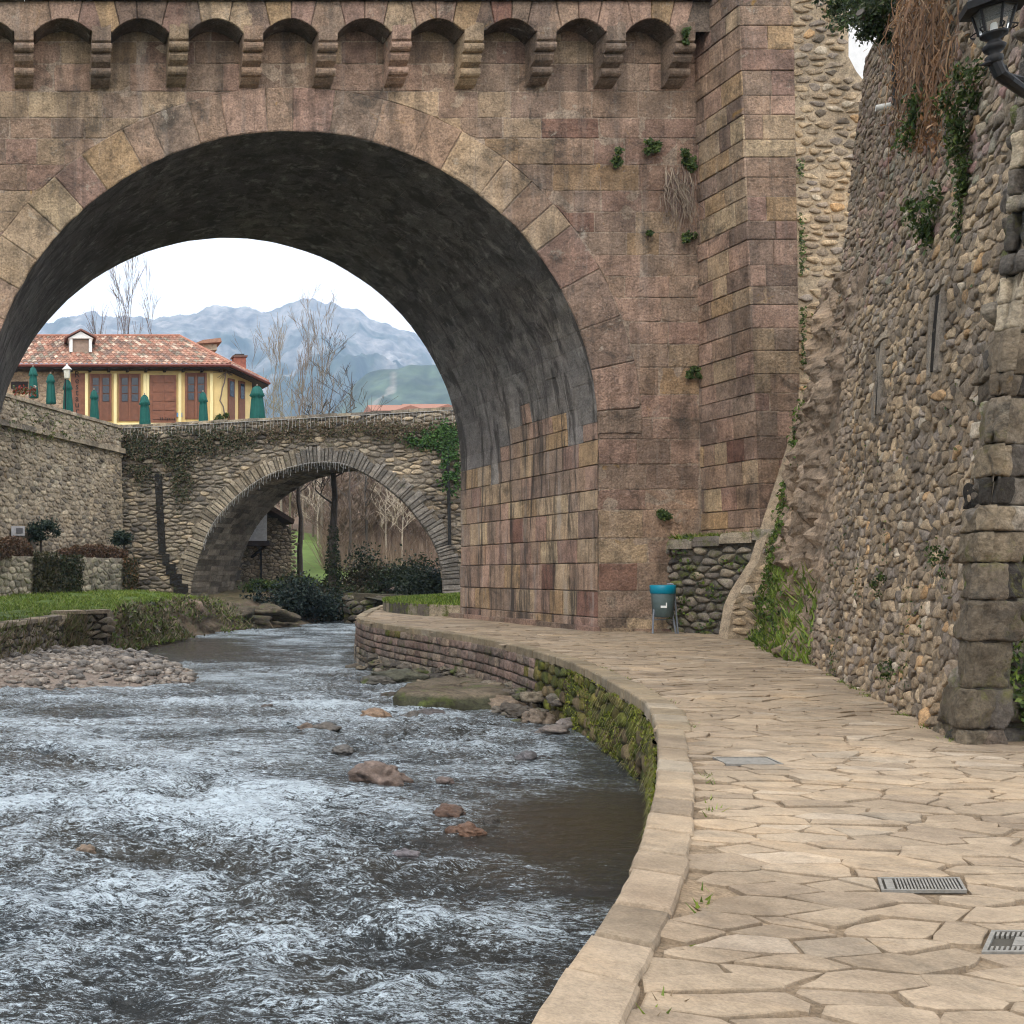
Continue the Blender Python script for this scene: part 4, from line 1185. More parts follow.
while u < LqL:
    w = R.uniform(.5, 1.0); p = LqA+LqU*u-LqN*.1; q = LqA+LqU*min(u+w-.02, LqL)-LqN*.1; z0 = 10.86-.25*u/LqL
    b.prism([p+Vector((0, 0, z0-.02)), q+Vector((0, 0, z0-.02)), q+Vector((0, 0, z0+.16+R.uniform(-.03, .03))), p+Vector((0, 0, z0+.16))], -LqN*.6, pick(LWC)); u += w
b.build('coping', M_LWALL, lwt)
b = MB(); p = at(11, 500, 53.3)
b.tube([at(12, 430, 53.0), at(11, 500, 53.0), at(11.5, 545, 53.0)], .06, 6, (.05, .05, .05)); tag(b.build('drain_pipe', M_BARK), 'thin dark pipe running down the left rubble wall', 'pipe')
b = MB(); p = at(18, 531, 52.4); b.box((p.x-.35, p.y-.2, p.z-.25), (p.x+.35, p.y+.6, p.z+.25), (.4, .4, .42)); b.box((p.x-.1, p.y-.25, p.z-.12), (p.x+.25, p.y-.2, p.z+.15), (.1, .1, .11)); tag(b.build('meter_box', plain_mat('grey box', None, .5)), 'small grey utility box on the left wall beside the pipe', 'utility box')

# terrace wall with hanging ivy
tw = thing('terrace_wall', (2, 53, 0), 'pale low terrace wall above the grass at the left, hung with ivy', 'wall')
strip_wall('wall_face', tw, (-4.5, 42.5), (5.9, 58.2), -.6, 2.35, 2.4, .5, .5, .3, [((.4, .35, .27), 3), ((.3, .27, .2), 3), ((.2, .18, .14), 2)], M_LWALL, .05, (.28, .24, .19), (.03, .08))
b = MB()
TA, TB = Vector((-4.5, 42.5, 0)), Vector((5.9, 58.2, 0)); TU = (TB-TA).normalized(); TN = Vector((TU.y, -TU.x, 0))
def spot_hang(px0, px1, y0, y1, n, pal, size, name, lab, cat):
    b = MB()
    for _ in range(n):
        px = R.uniform(px0, px1); t = R.random(); py = y0+(y1-y0)*t
        k = (px-PX0)/F   # intersect with terrace wall line
        # TA+TU*u : x = k*y
        u = (k*TA.y-TA.x)/(TU.x-k*TU.y); p = TA+TU*u+TN*R.uniform(.08, .3+.2*noise.noise((px*.2, py*.1, 0)))
        p.z = EYE+(PY0-py)/F*p.y
        leaf(b, p, size, pick(pal, v=.35), TN)
    tag(b.build(name, M_LEAF), lab, cat)
IVY = [((.05, .05, .02), 3), ((.075, .065, .03), 3), ((.035, .04, .015), 3), ((.1, .08, .04), 1)]
spot_hang(31, 55, 552, 610, 2600, IVY, .085, 'hanging_ivy', 'olive ivy curtain on the terrace wall, left one of the adjoining pair', 'ivy')
spot_hang(56, 79, 555, 606, 2500, LEAFD+IVY, .085, 'hanging_ivy', 'darker ivy curtain on the terrace wall, right one of the adjoining pair', 'ivy')
spot_hang(121, 135, 558, 599, 1500, IVY+LEAFB[:1], .085, 'hanging_ivy', 'narrow brown ivy curtain at the right end of the terrace wall', 'ivy')
def hedge(px0, px1, pyt, pyb, Y0, Y1, lab, n):
    b = MB()
    for _ in range(n):
        t = R.random(); px = px0+(px1-px0)*t; Y = Y0+(Y1-Y0)*t+R.uniform(-.2, 1.6)
        top = pyt+(pyb-pyt)*(.25*abs(noise.noise((px*.08, 0, 1)))+.5*abs(2*t-1)**3)
        py = R.uniform(top, pyb)
        p = at(px, py, Y); leaf(b, p, .08, pick([((.13, .075, .045), 3), ((.09, .055, .035), 3), ((.17, .1, .06), 1), ((.06, .05, .025), 1)], v=.3))
    tag(b.build('clipped_hedge', M_LEAF), lab, 'hedge')
hedge(-12, 33, 536, 560, 44.5, 51, 'brown winter hedge on the terrace wall at the far left', 4200)
hedge(55, 128, 544, 560, 51.5, 58, 'brown winter hedge on the terrace wall between the ivy curtains', 5200)
for px, py, r, lab in ((41, 534, .75, 'round dark green bush above the hedge near the utility box'), (124, 541, .62, 'round dark green bush above the right end of the hedge')):
    b = MB(); c = at(px, py, 53.5 if px < 100 else 59.5)
    clump(b, c, (r, r, r*.8), 1400, .09, [((.03, .05, .035), 3), ((.05, .075, .05), 2), ((.02, .03, .02), 2)], None, 10)
    b.tube([c-Vector((0, 0, 1.2)), c], [.08, .04], 5, (.06, .05, .04)); tag(b.build('round_bush', M_LEAF), lab, 'bush')

# drystone river wall (near left) + block pier
dw = thing('drystone_wall', (1, 32, -1), 'low drystone wall holding the grass bank beside the gravel', 'wall')
strip_wall('wall_face', dw, (-3.6, 20.0), (1.15, 34.2), -1.7, -.02, .05, .8, .5, .26, GREYC, M_MOSS2, .04, (.07, .06, .045), (.05, .12))
strip_wall('corner_face', dw, (.95, 34.6), (2.75, 35.6), -1.7, .12, .14, 1.2, .55, .24, [((.22, .19, .15), 3), ((.15, .13, .1), 3), ((.28, .23, .17), 1)], M_MOSS2, .05, (.04, .035, .03), (.08, .16))
b = MB()
x = .8
for a, c in (((-3.6, 20.0), (1.15, 34.2)), ((.95, 34.5), (2.8, 35.5))):
    A = Vector((*a, 0)); B_ = Vector((*c, 0)); L = (B_-A).length; U = (B_-A).normalized(); n = Vector((U.y, -U.x, 0)); u = 0
    while u < L:
        w = R.uniform(.6, 1.1); zz = .02 if a[1] < 30 else .15
        b.prism([A+U*u+n*.12+Vector((0, 0, zz-.04)), A+U*min(L, u+w-.03)+n*.12+Vector((0, 0, zz-.04)), A+U*min(L, u+w-.03)+n*.12+Vector((0, 0, zz+.09)), A+U*u+n*.12+Vector((0, 0, zz+.07))], -n*.55, pick(LWC)); u += w
b.build('coping', M_LWALL, dw)
# grass terrace + bank loft
ST = [((-3.6, 20), (-3.7, 20.2), (-14, 24)), ((1.0, 34), (.9, 34.2), (-6, 41)), ((2.9, 35.8), (2.8, 36.8), (-4, 44)), ((4.6, 40.5), (4.2, 42.5), (-1, 49)), ((6.9, 45), (6.6, 47.8), (3, 55)),
      ((10.3, 51.2), (8.9, 53), (6, 60)), ((14.4, 55.5), (12.3, 58), (9, 66)), ((19.2, 62.3), (16.0, 65.5), (11, 74)), ((24, 70), (20.5, 76), (14, 84)), ((30, 80), (26, 88), (18, 95))]
ZT_ = [-.05, 0, .1, .15, .25, .2, -.2, .6, 1.3, 2.5]
def loft(Ys, m):
    k = (len(ST)-1)*Ys; i = min(int(k), len(ST)-2); t = k-i
    P3 = []
    for j in range(3):
        a, c = ST[i][j], ST[i+1][j]; P3.append(Vector((a[0]+(c[0]-a[0])*t, a[1]+(c[1]-a[1])*t, 0)))
    zt_ = ZT_[i]+(ZT_[i+1]-ZT_[i])*t
    P3[0].z = -1.9; P3[1].z = zt_; P3[2].z = zt_+.35
    return P3
rowsP, rowsC = [], []
for i in range(220):
    q = loft(i/219, 0); rowp, rowc = [], []
    for j in range(60):
        t = j/59
        if t < .45:
            s = t/.45; p = q[0].lerp(q[1], s); steep = math.sin(s*math.pi)
            rk = .45*noise.fractal(p*.9, .9, 2.1, 5)*min(1, steep*1.6)
            if q[0].y < 35: rk *= .1
            p = p+Vector((.7, -.7, .25))*rk
            c = (.13, .10, .07) if R.random() < 1 else 0
            k = 1+.6*noise.noise(p*.8)
            if q[0].y > 50: c = (.11, .085, .06)
            c = tuple(x*k for x in c)
        else:
            s = (t-.45)/.55; p = q[1].lerp(q[2], s); p.z += .06*noise.noise(p)
            c = (.09, .14, .03) if q[1].y < 56 else (.12, .1, .06)
        rowp.append(tuple(p)); rowc.append(c)
    rowsP.append(rowp); rowsC.append(rowc)
tag(grid_mesh('left_bank', np.array(rowsP), np.array(rowsC), M_EARTH), kind='structure')
b = MB()
for _ in range(24000):
    s = R.random(); q = loft(s*.62, 0)
    if q[1].y > 54: continue
    p = q[1].lerp(q[2], R.random()**1.3*.95); p.z += -.02
    if noise.noise(p*.7) < -.12: continue
    blades(b, p, .17, GRASSC, .03, .7)
for _ in range(5200):
    s = R.uniform(.22, .62); q = loft(s, 0); t = R.random()
    p = q[0].lerp(q[1], t); p += Vector((.3, -.3, .15))*R.uniform(0, 1.2)
    p.z = max(p.z, -1.35)
    if noise.noise(p*.6+Vector((5, 0, 0))) < -.05: continue
    if R.random() < .5: blades(b, p, .3, [((.12, .13, .05), 3), ((.2, .16, .1), 3), ((.09, .13, .03), 2)], .04, .6)
    else: leaf(b, p, .1, pick(IVY+GRASSC[:1], v=.3))
for _ in range(1400):
    s = R.uniform(.0, .2); q = loft(s, 0); p = q[1].copy(); p += Vector((.3, -.2, -R.random()*1.2)); blades(b, p, .3, [((.12, .13, .05), 3), ((.2, .16, .1), 3)], .03, .6)
tag(b.build('bank_grass', M_LEAF), 'bright green grass and weeds on the left bank terrace', 'grass', kind='stuff')
b = MB()
for px, py, r in ((205, 622, .9), (228, 618, 1.2), (255, 625, 1.1), (215, 634, .8), (245, 636, .8), (275, 630, .8), (190, 613, .7), (268, 615, 1.0), (292, 628, .6)):
    p = at(px, py, 54+(px-200)*.03)
    rock_mesh(b, p, (r*1.2, r*.8, r*.42), px*1.3, pick([((.13, .105, .075), 2), ((.09, .075, .055), 2)]), 4, rough=.9)
tag(b.build('bank_ledge', M_ROCKM, smooth=True), 'brown layered rock ledge under the left foot of the far arch', 'rock')
b = MB(); p = at(189, 608, 50)
rock_mesh(b, p, (.7, .6, .45), 4.4, (.2, .145, .11), 3); tag(b.build('bank_boulder', M_ROCKM, smooth=True), 'rounded pinkish boulder at the water left of the far arch', 'rock')

# ================================================================== FAR BRIDGE
fb = thing('old_bridge', (17.7, 60, -1), 'smaller old grey stone arch bridge seen through the big arch', 'bridge')
P0 = Vector((17.7, 60, 0)); BU = Vector((.966, -.259, 0)); BNn = Vector((-.259, -.966, 0)); BS = Vector((3.5, 4.2, 0))
def fpix(px, py):     # pixel -> (u,z) on the far bridge's face
    k = (px-PX0)/F; u = (k*P0.y-P0.x)/(BU.x-k*BU.y); Y = P0.y+BU.y*u; return u, EYE+(PY0-py)/F*Y
def fm2(u, z, h=0): return P0+BU*u+BNn*h+Vector((0, 0, z))
ip = [(190, 606), (191, 590), (194, 575), (203, 548), (215, 523), (238, 497), (267, 477), (297, 467), (322, 463.5), (345, 466), (372, 478), (402, 501), (421, 524), (434, 545), (441, 570), (443, 606)]
ipz = [fpix(*q) for q in ip]
If, IL = curve_interp([(u, z, 0) for u, z in ipz])
prof = [(ipz[0][0], -3)]+[tuple(If(IL*i/50)[:2]) for i in range(51)]+[(ipz[-1][0], -3)]
def btop(u): return 10.75+.35*max(0, 1-abs(u-9)/20)
b = MB()
slab(b, [(u, z) for u, z in prof], -15.5, 26, -3, 10.6, 0, 0, 0, lambda x, z, k: fm2(x, z)+(BS if k else Vector()), (.2, .17, .13))
b.build('bridge_core', M_OLD, fb)
b = MB()
RT = 1.0
def If_n(s):
    t = (If(s+.05)-If(s-.05)).normalized(); return Vector((-t.y, t.x, 0))
ringpts = [If(IL*i/80)+If_n(IL*i/80)*RT for i in range(81)]
rpx = [p.x for p in ringpts]
def ring_top(u):
    zs_ = [ringpts[i].y+(ringpts[i+1].y-ringpts[i].y)*((u-ringpts[i].x)/(ringpts[i+1].x-ringpts[i].x)) for i in range(80) if (ringpts[i].x-u)*(ringpts[i+1].x-u) <= 0 and abs(ringpts[i+1].x-ringpts[i].x) > 1e-6]
    return max(zs_) if zs_ else None
OLDC = [((.33, .28, .21), 3), ((.25, .215, .17), 4), ((.19, .165, .135), 3), ((.42, .34, .24), 1.5), ((.13, .115, .1), 1)]
def keepf(u, v):
    if v > btop(u)-.1: return False
    r = ring_top(u)
    if r is not None and v < r+.05: return False
    if ringpts[0].x < u < ringpts[-1].x and r is None: return False
    return True
for q in voronoi(-15.5, 18, -1.5, 11.3, .62, .26, .05, .42, keep=keepf):
    add_stone(b, q, lambda u, v, h: fm2(u, v, h), R.uniform(.05, .15), pick(OLDC, v=.2), DOME, rnd=1, seg=.5, amp=.05, freq=2)
b.build('spandrel_wall', M_OLD, fb)
b = MB(); s = 0
while s < IL:
    w = R.uniform(.14, .34); s1 = min(s+w, IL)
    t_ = s/IL
    ct = (.31, .265, .2) if t_ < .45 else (.22, .2, .175)
    k = R.uniform(.5, 1.3)
    rr_ = RT+R.uniform(-.25, .12)
    q = [tuple((If(s+.02))[:2]), tuple((If(s1-.02))[:2]), tuple((If(s1-.02)+If_n(s1)*rr_)[:2]), tuple((If(s+.02)+If_n(s)*rr_)[:2])]
    add_stone(b, q, fm2, R.uniform(.12, .2), tuple(x*k for x in ct), ASH, bevel=.03, seg=.6, amp=.04, freq=3)
    s = s1
b.build('arch_ring', M_OLD, fb)
# intrados stones
b = MB(); s = 0
while s < IL:
    h = R.uniform(.25, .45); s1 = min(s+h, IL); v = 0
    while v < 1:
        w = R.uniform(.12, .3); v1 = min(v+w, 1)
        def im(a, c, hh): p = If(a)-If_n(a)*hh; return fm2(p.x, p.y)+BS*c
        k = R.uniform(.5, 1.3)
        add_stone(b, [(s+.02, v+.004), (s+.02, v1-.004), (s1-.02, v1-.004), (s1-.02, v+.004)], im, R.uniform(.02, .06), (.2*k, .17*k, .135*k), ASH, bevel=.005, seg=5, amp=.01, freq=2); v = v1
    s = s1
b.build('vault', M_OLD, fb)
b = MB(); u = -15.5
while u < 24:
    w = R.uniform(.5, 1.0); z0 = btop(u)-.06
    M = Matrix(((BU.x, BNn.x, 0, P0.x), (BU.y, BNn.y, 0, P0.y), (0, 0, 1, 0), (0, 0, 0, 1)))
    b.box((u+.01, -.5, z0), (u+w-.01, .12, z0+.2+R.uniform(-.03, .03)), pick(OLDC), M=M); u += w
b.build('coping', M_OLD, fb)
b = MB()
b.prism([fm2(-15.5, 10.4, -.02), fm2(26, 10.4, -.02), fm2(26, 11.0, -.02), fm2(-15.5, 10.75, -.02)], -BNn*.45, (.2, .17, .13)); b.build('parapet', M_OLD, fb)
b = MB()   # dark stepped channel at the left pier
for k in range(12):
    px0 = 155+k*.55+(max(0, k-7))*3.2; px1 = px0+7+max(0, k-8)*2.5; y0 = 474+k*10
    (ua, za), (ub, zb_) = fpix(px0, y0), fpix(px1, y0+10.4)
    b.prism([fm2(ua, za, .19), fm2(ub, za, .19), fm2(ub, zb_, .19), fm2(ua, zb_, .19)], -BNn*.25, (.022, .02, .018))
b.build('drain_channel', M_OLD, fb)
b = MB(); b.tube([fm2(*fpix(447, 455), .3), fm2(*fpix(449, 545), .3)], .09, 6, (.015, .015, .015)); tag(b.build('drain_pipe', M_BARK), 'black downpipe on the right of the far bridge', 'pipe')
# ivy and dead creeper on far bridge
def fb_ivy(lab, regions, pal, size, n, cat='ivy', name='ivy_patch'):
    b = MB(); tot = sum(r[2]*r[3] for r in regions)
    for cx_, cy_, rx_, ry_ in regions:
        for _ in range(int(n*rx_*ry_/tot)):
            px, py = R.gauss(cx_, rx_*.5), R.gauss(cy_, ry_*.5)
            if noise.noise((px*.09, py*.12, 2)) < -.25: continue
            u, z = fpix(px, py)
            if z > btop(u): continue
            leaf(b, fm2(u, z, R.uniform(.15, .4)), size, pick(pal, v=.35), BNn)
    tag(b.build(name, M_LEAF), lab, cat)
fb_ivy('dark green ivy draped over the left end of the far bridge', [(135, 445, 24, 18), (170, 450, 30, 18), (210, 440, 40, 14), (140, 468, 12, 16), (182, 478, 10, 26)], [((.04, .05, .02), 3), ((.07, .075, .035), 3), ((.14, .105, .07), 3)], .085, 8500)
fb_ivy('brown and green creeper along the top of the far bridge', [(260, 435, 50, 9), (300, 430, 50, 10), (350, 428, 50, 8), (400, 432, 40, 12)], [((.13, .095, .06), 3), ((.08, .085, .035), 2), ((.2, .15, .1), 2)], .07, 5500, 'creeper', 'creeper_patch')
fb_ivy('fresh green ivy at the right end of the far bridge', [(446, 438, 12, 14), (425, 440, 18, 8), (450, 470, 8, 20)], [((.04, .1, .02), 3), ((.07, .14, .03), 2), ((.03, .06, .02), 2)], .1, 3500)
# ivy over left wall corner
b = MB()
for _ in range(2600):
    px, py = R.gauss(60, 40), R.uniform(396, 440); Y = 52+px*.085
    p = at(px, py+px*.0, Y-.4)
    if p.z > 10.6 or noise.noise((px*.15, py*.2, 0)) < .12: continue
    u = ((px-PX0)/F*LqA.y-LqA.x)/(LqU.x-(px-PX0)/F*LqU.y); q = LqA+LqU*u; q.z = EYE+(PY0-py)/F*q.y
    if q.z > 10.7: continue
    leaf(b, q+LqN*R.uniform(.1, .25), .08, pick([((.07, .09, .02), 3), ((.13, .15, .04), 2), ((.1, .09, .05), 2)], v=.3), LqN)
tag(b.build('moss_tufts', M_LEAF), 'yellow green tufts along the top of the left rubble wall', 'plants', kind='stuff')
# icicle string lights
M_ICE = plain_mat('white light string', (.42, .42, .41), .5)
def strings(name, lab, path, n, h):
    b = MB(); pts = [path(i/(n-1)) for i in range(n)]
    b.tube(pts[::6]+[pts[-1]], .012, 3)
    for i, p in enumerate(pts):
        L = h*(.35+.65*abs(math.sin(i*1.9)))*R.uniform(.7, 1.1)
        b.tube([p, p+Vector((R.gauss(0, .02), 0, -L*.5)), p+Vector((R.gauss(0, .03), 0, -L))], .01, 3, cap=False)
    tag(b.build(name, M_ICE), lab, 'string lights')
strings('icicle_lights', 'white icicle light string hung under the top edge of the far bridge', lambda t: fm2(-12.5+t*21, btop(-12.5+t*21)-.1, .45), 100, .7)
strings('icicle_lights', 'white icicle light string following the curve of the far arch', lambda t: (lambda p: fm2(p.x, p.y, .27))(If(IL*(.16+.42*t))+If_n(IL*(.16+.42*t))*.08), 70, .6)

# ================================================================== RESTAURANT
M_YEL = plain_mat('yellow render', (.74, .56, .26), .85, var=.08, scale=2)
M_WOOD = plain_mat('brown woodwork', (.17, .07, .04), .6, var=.2, scale=5)
M_WOOD2 = plain_mat('reddish panel', (.2, .08, .045), .55, var=.25, scale=4)
M_PANE = plain_mat('dark panes', (.02, .03, .045), .15, spec=.6)
M_DKW = plain_mat('dark beams', (.03, .022, .02), .8)
M_TILE = plain_mat('roof tiles', None, .85, var=.35, scale=5)
M_CREAM = plain_mat('cream posts', (.85, .72, .38), .8, var=.05)
rs = thing('restaurant', (6, 72, 10), 'yellow restaurant with brown doors and a terracotta tiled roof behind the walls', 'restaurant')
FY = 70.0
X = lambda px, Y=FY: (px-30)/1000*Y
Z = lambda py, Y=FY: EYE+(574-py)/1000*Y
foot = [(X(69), FY), (13.4, FY), (16.15, 72.75), (16.15, 80), (X(69), 80)]
b = MB(); b.prism([(x, y, 6) for x, y in foot], (0, 0, Z(367.5)-6), (.7, .5, .2)); b.build('wall', M_YEL, rs)
b = MB(); b.prism([(-6, FY+.3, 6), (X(69), FY+.3, 6), (X(69), 80, 6), (-6, 80, 6)], (0, 0, Z(367.5)-6), (.4, .3, .22)); b.build('stone_wall', M_LWALL, rs)
b = MB()
for q in voronoi(-6, X(69), 9.5, Z(373), .5, .3, .05): add_stone(b, q, lambda u, v, h: Vector((u, FY+.3-h, v)), .05, pick([((.42, .32, .22), 3), ((.34, .26, .19), 3)]), DOME, rnd=1, seg=.5, amp=.02, freq=3)
b.build('stone_facing', M_LWALL, rs)
b = MB(); b.box((X(11), FY+.2, Z(388)), (X(28), FY+.34, Z(381))); b.build('window', M_DKW, rs)
def fwin(px0, px1, py0, py1):
    x0, x1, z0, z1 = X(px0), X(px1), Z(py1), Z(py0)
    b = MB(); b.box((x0, FY-.09, z0), (x1, FY+.05, z1)); w = b.build('window', M_WOOD, rs)
    b = MB(); xm = (x0+x1)/2; W = x1-x0; zm = z0+(z1-z0)*.40
    for a, c in ((x0+W*.14, xm-W*.09), (xm+W*.09, x1-W*.12)):
        for k in range(3): 
            za = zm+(z1-.25-zm)*k/3; zb2 = zm+(z1-.25-zm)*(k+1)/3
            b.box((a, FY-.13, za+.04), (c, FY-.095, zb2-.04))
    o = b.build('pane', M_PANE, w); o.location = -Vector(rs.location)+Vector(rs.location)
    b = MB()
    for xx in (x0, x0+W*.46, x1-W*.09): b.box((xx, FY-.16, z0), (xx+W*.08, FY-.095, z1))
    o = b.build('frame', M_WOOD2, w); o.location = (0, 0, 0)
for a in ((89.5, 111.5, 374, 421), (118.5, 140.5, 374, 421), (185, 206.5, 373, 419)): fwin(*a)
b = MB(); x0, x1, z0, z1 = X(149.5), X(176), Z(424), Z(375.5); b.box((x0, FY-.14, z0), (x1, FY+.05, z1))
for k in range(5):
    for j in range(2): b.box((x0+.2+j*(x1-x0-.2)/2, FY-.18, z0+.3+k*(z1-z0)/5.3), (x0+.05+(j+1)*(x1-x0-.2)/2, FY-.135, z0+.3+k*(z1-z0)/5.3+.45))
b.build('door', M_WOOD2, rs)
b = MB()
for k in range(9): b.box((X(160)+k*.12, FY-.2, Z(421)+R.uniform(0, .08)), (X(160)+k*.12+.05, FY-.185, Z(421)+R.uniform(.12, .25)))
b.build('door_lettering', M_DKW, rs)
b = MB(); b.box((X(71), FY-.06, Z(413)+-.8), (X(85), FY+.02, Z(373.5))); b.build('sign_board', M_WOOD2, rs)
try:
    for k, ch in enumerate('Restaurante'):
        cu = bpy.data.curves.new('sign_letter', 'FONT'); cu.body = ch; cu.size = .62; cu.extrude = .01; cu.align_x = 'CENTER'
        o = bpy.data.objects.new('tmp', cu); COL.objects.link(o)
        bpy.context.view_layer.update()
        me = bpy.data.meshes.new_from_object(o.evaluated_get(bpy.context.evaluated_depsgraph_get()))
        bpy.data.objects.remove(o)
        o = bpy.data.objects.new('sign_letter', me); COL.objects.link(o); me.materials.clear(); me.materials.append(M_DKW)
        o.parent = rs; o.rotation_euler = (math.pi/2, 0, 0)
        o.location = Vector((X(77), FY-.08, Z(377.5)-k*.42)) - rs.location
except Exception as e: print('letters', e)
b = MB()
for px in (86.3, 115, 144.5, 147.5, 179.5, 211): b.box((X(px)-.1, FY-.2, 6), (X(px)+.1, FY-.02, Z(374)))
b.build('posts', M_CREAM, rs)
b = MB(); b.box((X(86), FY-.16, Z(425)), (X(212), FY-.02, Z(423.2))); b.build('sill_band', M_CREAM, rs)
b = MB(); b.box((X(176.5), FY-.1, Z(417)), (X(182), FY-.05, Z(413))); b.build('blue_plaque', plain_mat('blue plaque', (.12, .25, .5), .5), rs)
side = Vector((.707, .707, 0)); sn = Vector((.707, -.707, 0))
for a0, a1 in ((.75, 1.55), (2.1, 2.85)):
    b = MB(); p, q = Vector((13.4, FY, 0))+side*a0, Vector((13.4, FY, 0))+side*a1
    zb2, zt2 = Z(424, 71), Z(378, 71)-.1
    b.prism([p+Vector((0, 0, zb2)), q+Vector((0, 0, zb2)), q+Vector((0, 0, zt2)), p+Vector((0, 0, zt2))], sn*.1, (.1, .05, .03)); w = b.build('side_door', M_WOOD, rs)
    b = MB(); p, q = p+side*.15+sn*.11, q-side*.15+sn*.11
    b.prism([p+Vector((0, 0, zb2+1.9)), q+Vector((0, 0, zb2+1.9)), q+Vector((0, 0, zt2-.2)), p+Vector((0, 0, zt2-.2))], sn*.02, (0, 0, 0)); o = b.build('pane', M_PANE, w); o.location = (0, 0, 0)
ez = Z(365.5, 69.2); rzg = Z(337, 74.8)
E = [Vector((-7, 69.1, ez)), Vector((13.8, 69.1, ez)), Vector((17.3, 72.5, ez-.6)), Vector((17.3, 81, ez))]
RG0, RG1 = Vector((-7, 74.8, rzg)), Vector((11.2, 74.8, rzg))
def tile_patch(buf, A, B_, C_, D_, nu, nv):   # A,B eave; D,C ridge
    up = Vector((0, 0, 1)); J = 6
    cols = {}
    for i in range(nu*J+1):
        for j in range(nv*2+1):
            pass
    idx = {}
    for i in range(nu*J+1):
        for j in range(nv):
            for e in (0, 1):
                u = i/(nu*J); v = (j+e*.999)/nv
                p = A.lerp(B_, u).lerp(D_.lerp(C_, u), v)
                h = .09*abs(math.sin(math.pi*i/J))+.07*(1-e)+.02*noise.noise((i*.3, j*.7, 0))
                ci = (i//J, j)
                if ci not in cols:
                    cols[ci] = pick([((.29, .145, .10), 4), ((.22, .12, .085), 3), ((.35, .21, .15), 2), ((.15, .1, .08), 2.5), ((.42, .32, .25), 1.2), ((.2, .17, .13), 1.5)], v=.25)
                idx[i, j, e] = buf.vert(p+up*h, cols[ci])
    for i in range(nu*J):
        for j in range(nv):
            buf.f.append((idx[i, j, 0], idx[i+1, j, 0], idx[i+1, j, 1], idx[i, j, 1]))
            if j < nv-1: buf.f.append((idx[i, j, 1], idx[i+1, j, 1], idx[i+1, j+1, 0], idx[i, j+1, 0]))
b = MB()
tile_patch(b, E[0], E[1], RG1, RG0, 60, 14)
tile_patch(b, E[1], E[2], RG1+Vector((.05, .0, 0)), RG1, 14, 14)
tile_patch(b, E[2], E[3], RG1+Vector((.1, 4, 0)), RG1+Vector((.05, 0, 0)), 20, 12)
b.tube([RG0+Vector((0, 0, .08)), RG1+Vector((0, 0, .08))], .13, 6, (.33, .15, .1)); b.tube([RG1+Vector((0, 0, .08)), E[1]+Vector((0, 0, .12))], .11, 6, (.33, .15, .1)); b.tube([RG1+Vector((0, 0, .08)), E[2]+Vector((0, 0, .12))], .11, 6, (.33, .15, .1))
roof = b.build('roof', M_TILE, rs)
b = MB()
b.prism([E[0]-Vector((0, 0, .1)), E[1]-Vector((0, 0, .1)), E[2]-Vector((0, 0, .1)), E[3]-Vector((0, 0, .1)), Vector((-7, 81, ez-.1))], (0, 0, -.1), (.03, .02, .02)); b.build('eaves', M_DKW, rs)
b = MB(); b.tube([E[0]+Vector((0, -.1, -.02)), E[1]+Vector((.05, -.1, -.02)), E[2]+Vector((.05, -.05, -.02))], .11, 6, (.2, .05, .04)); b.build('gutter', plain_mat('gutter red brown', (.16, .05, .04), .5), rs)
for k in range(15):
    b = MB(); b.box((-5+k*1.3, 69.3, ez-.32), (-4.82+k*1.3, FY, ez-.16)); b.build('rafter', M_DKW, rs)
# dormer, rear roof, chimney
dz0 = Z(350, 71.5)
b = MB(); dx0, dx1 = X(69.5, 71.2), X(92, 71.2)
b.box((dx0, 71.2, Z(352, 71.2)), (dx0+.22, 73, Z(338.5, 71.2))); b.box((dx1-.22, 71.2, Z(352, 71.2)), (dx1, 73, Z(338.5, 71.2)))
b.prism([(dx0-.1, 71.15, Z(338.5, 71.2)), (dx1+.1, 71.15, Z(338.5, 71.2)), ((dx0+dx1)/2, 71.15, Z(331.5, 71.2))], (0, 2.5, 0)); d = b.build('dormer', M_WHITE, rs)
b = MB(); b.box((dx0+.23, 71.4, Z(352, 71.2)), (dx1-.23, 71.5, Z(339, 71.2))); o = b.build('shutter', plain_mat('dormer boards', (.3, .22, .17), .8), d); o.location = (0, 0, 0)
b = MB(); mx_ = (dx0+dx1)/2
b.prism([(dx0-.3, 71, Z(338.5, 71.2)), (mx_, 71, Z(330.6, 71.2)), (mx_, 71, Z(329, 71.2)), (dx0-.35, 71, Z(337.2, 71.2))], (0, 3, 0)); b.prism([(dx1+.3, 71, Z(338.5, 71.2)), (dx1+.35, 71, Z(337.2, 71.2)), (mx_, 71, Z(329, 71.2)), (mx_, 71, Z(330.6, 71.2))], (0, 3, 0))
o = b.build('dormer_roof', plain_mat('dormer tile', (.2, .09, .07), .8), d); o.location = (0, 0, 0)
b = MB(); cx0, cx1 = X(234, 75), X(246, 75); b.box((cx0, 75, Z(375, 75)), (cx1, 75.8, Z(357, 75)), (.26, .09, .06)); b.box((cx0-.1, 74.9, Z(357, 75)), (cx1+.1, 75.9, Z(355.5, 75)), (.15, .08, .06)); b.box((cx0+.1, 75.1, Z(355.5, 75)), (cx1-.1, 75.7, Z(353.5, 75)), (.05, .04, .04)); o = b.build('chimney', M_TILE, roof); o.location = (0, 0, 0)
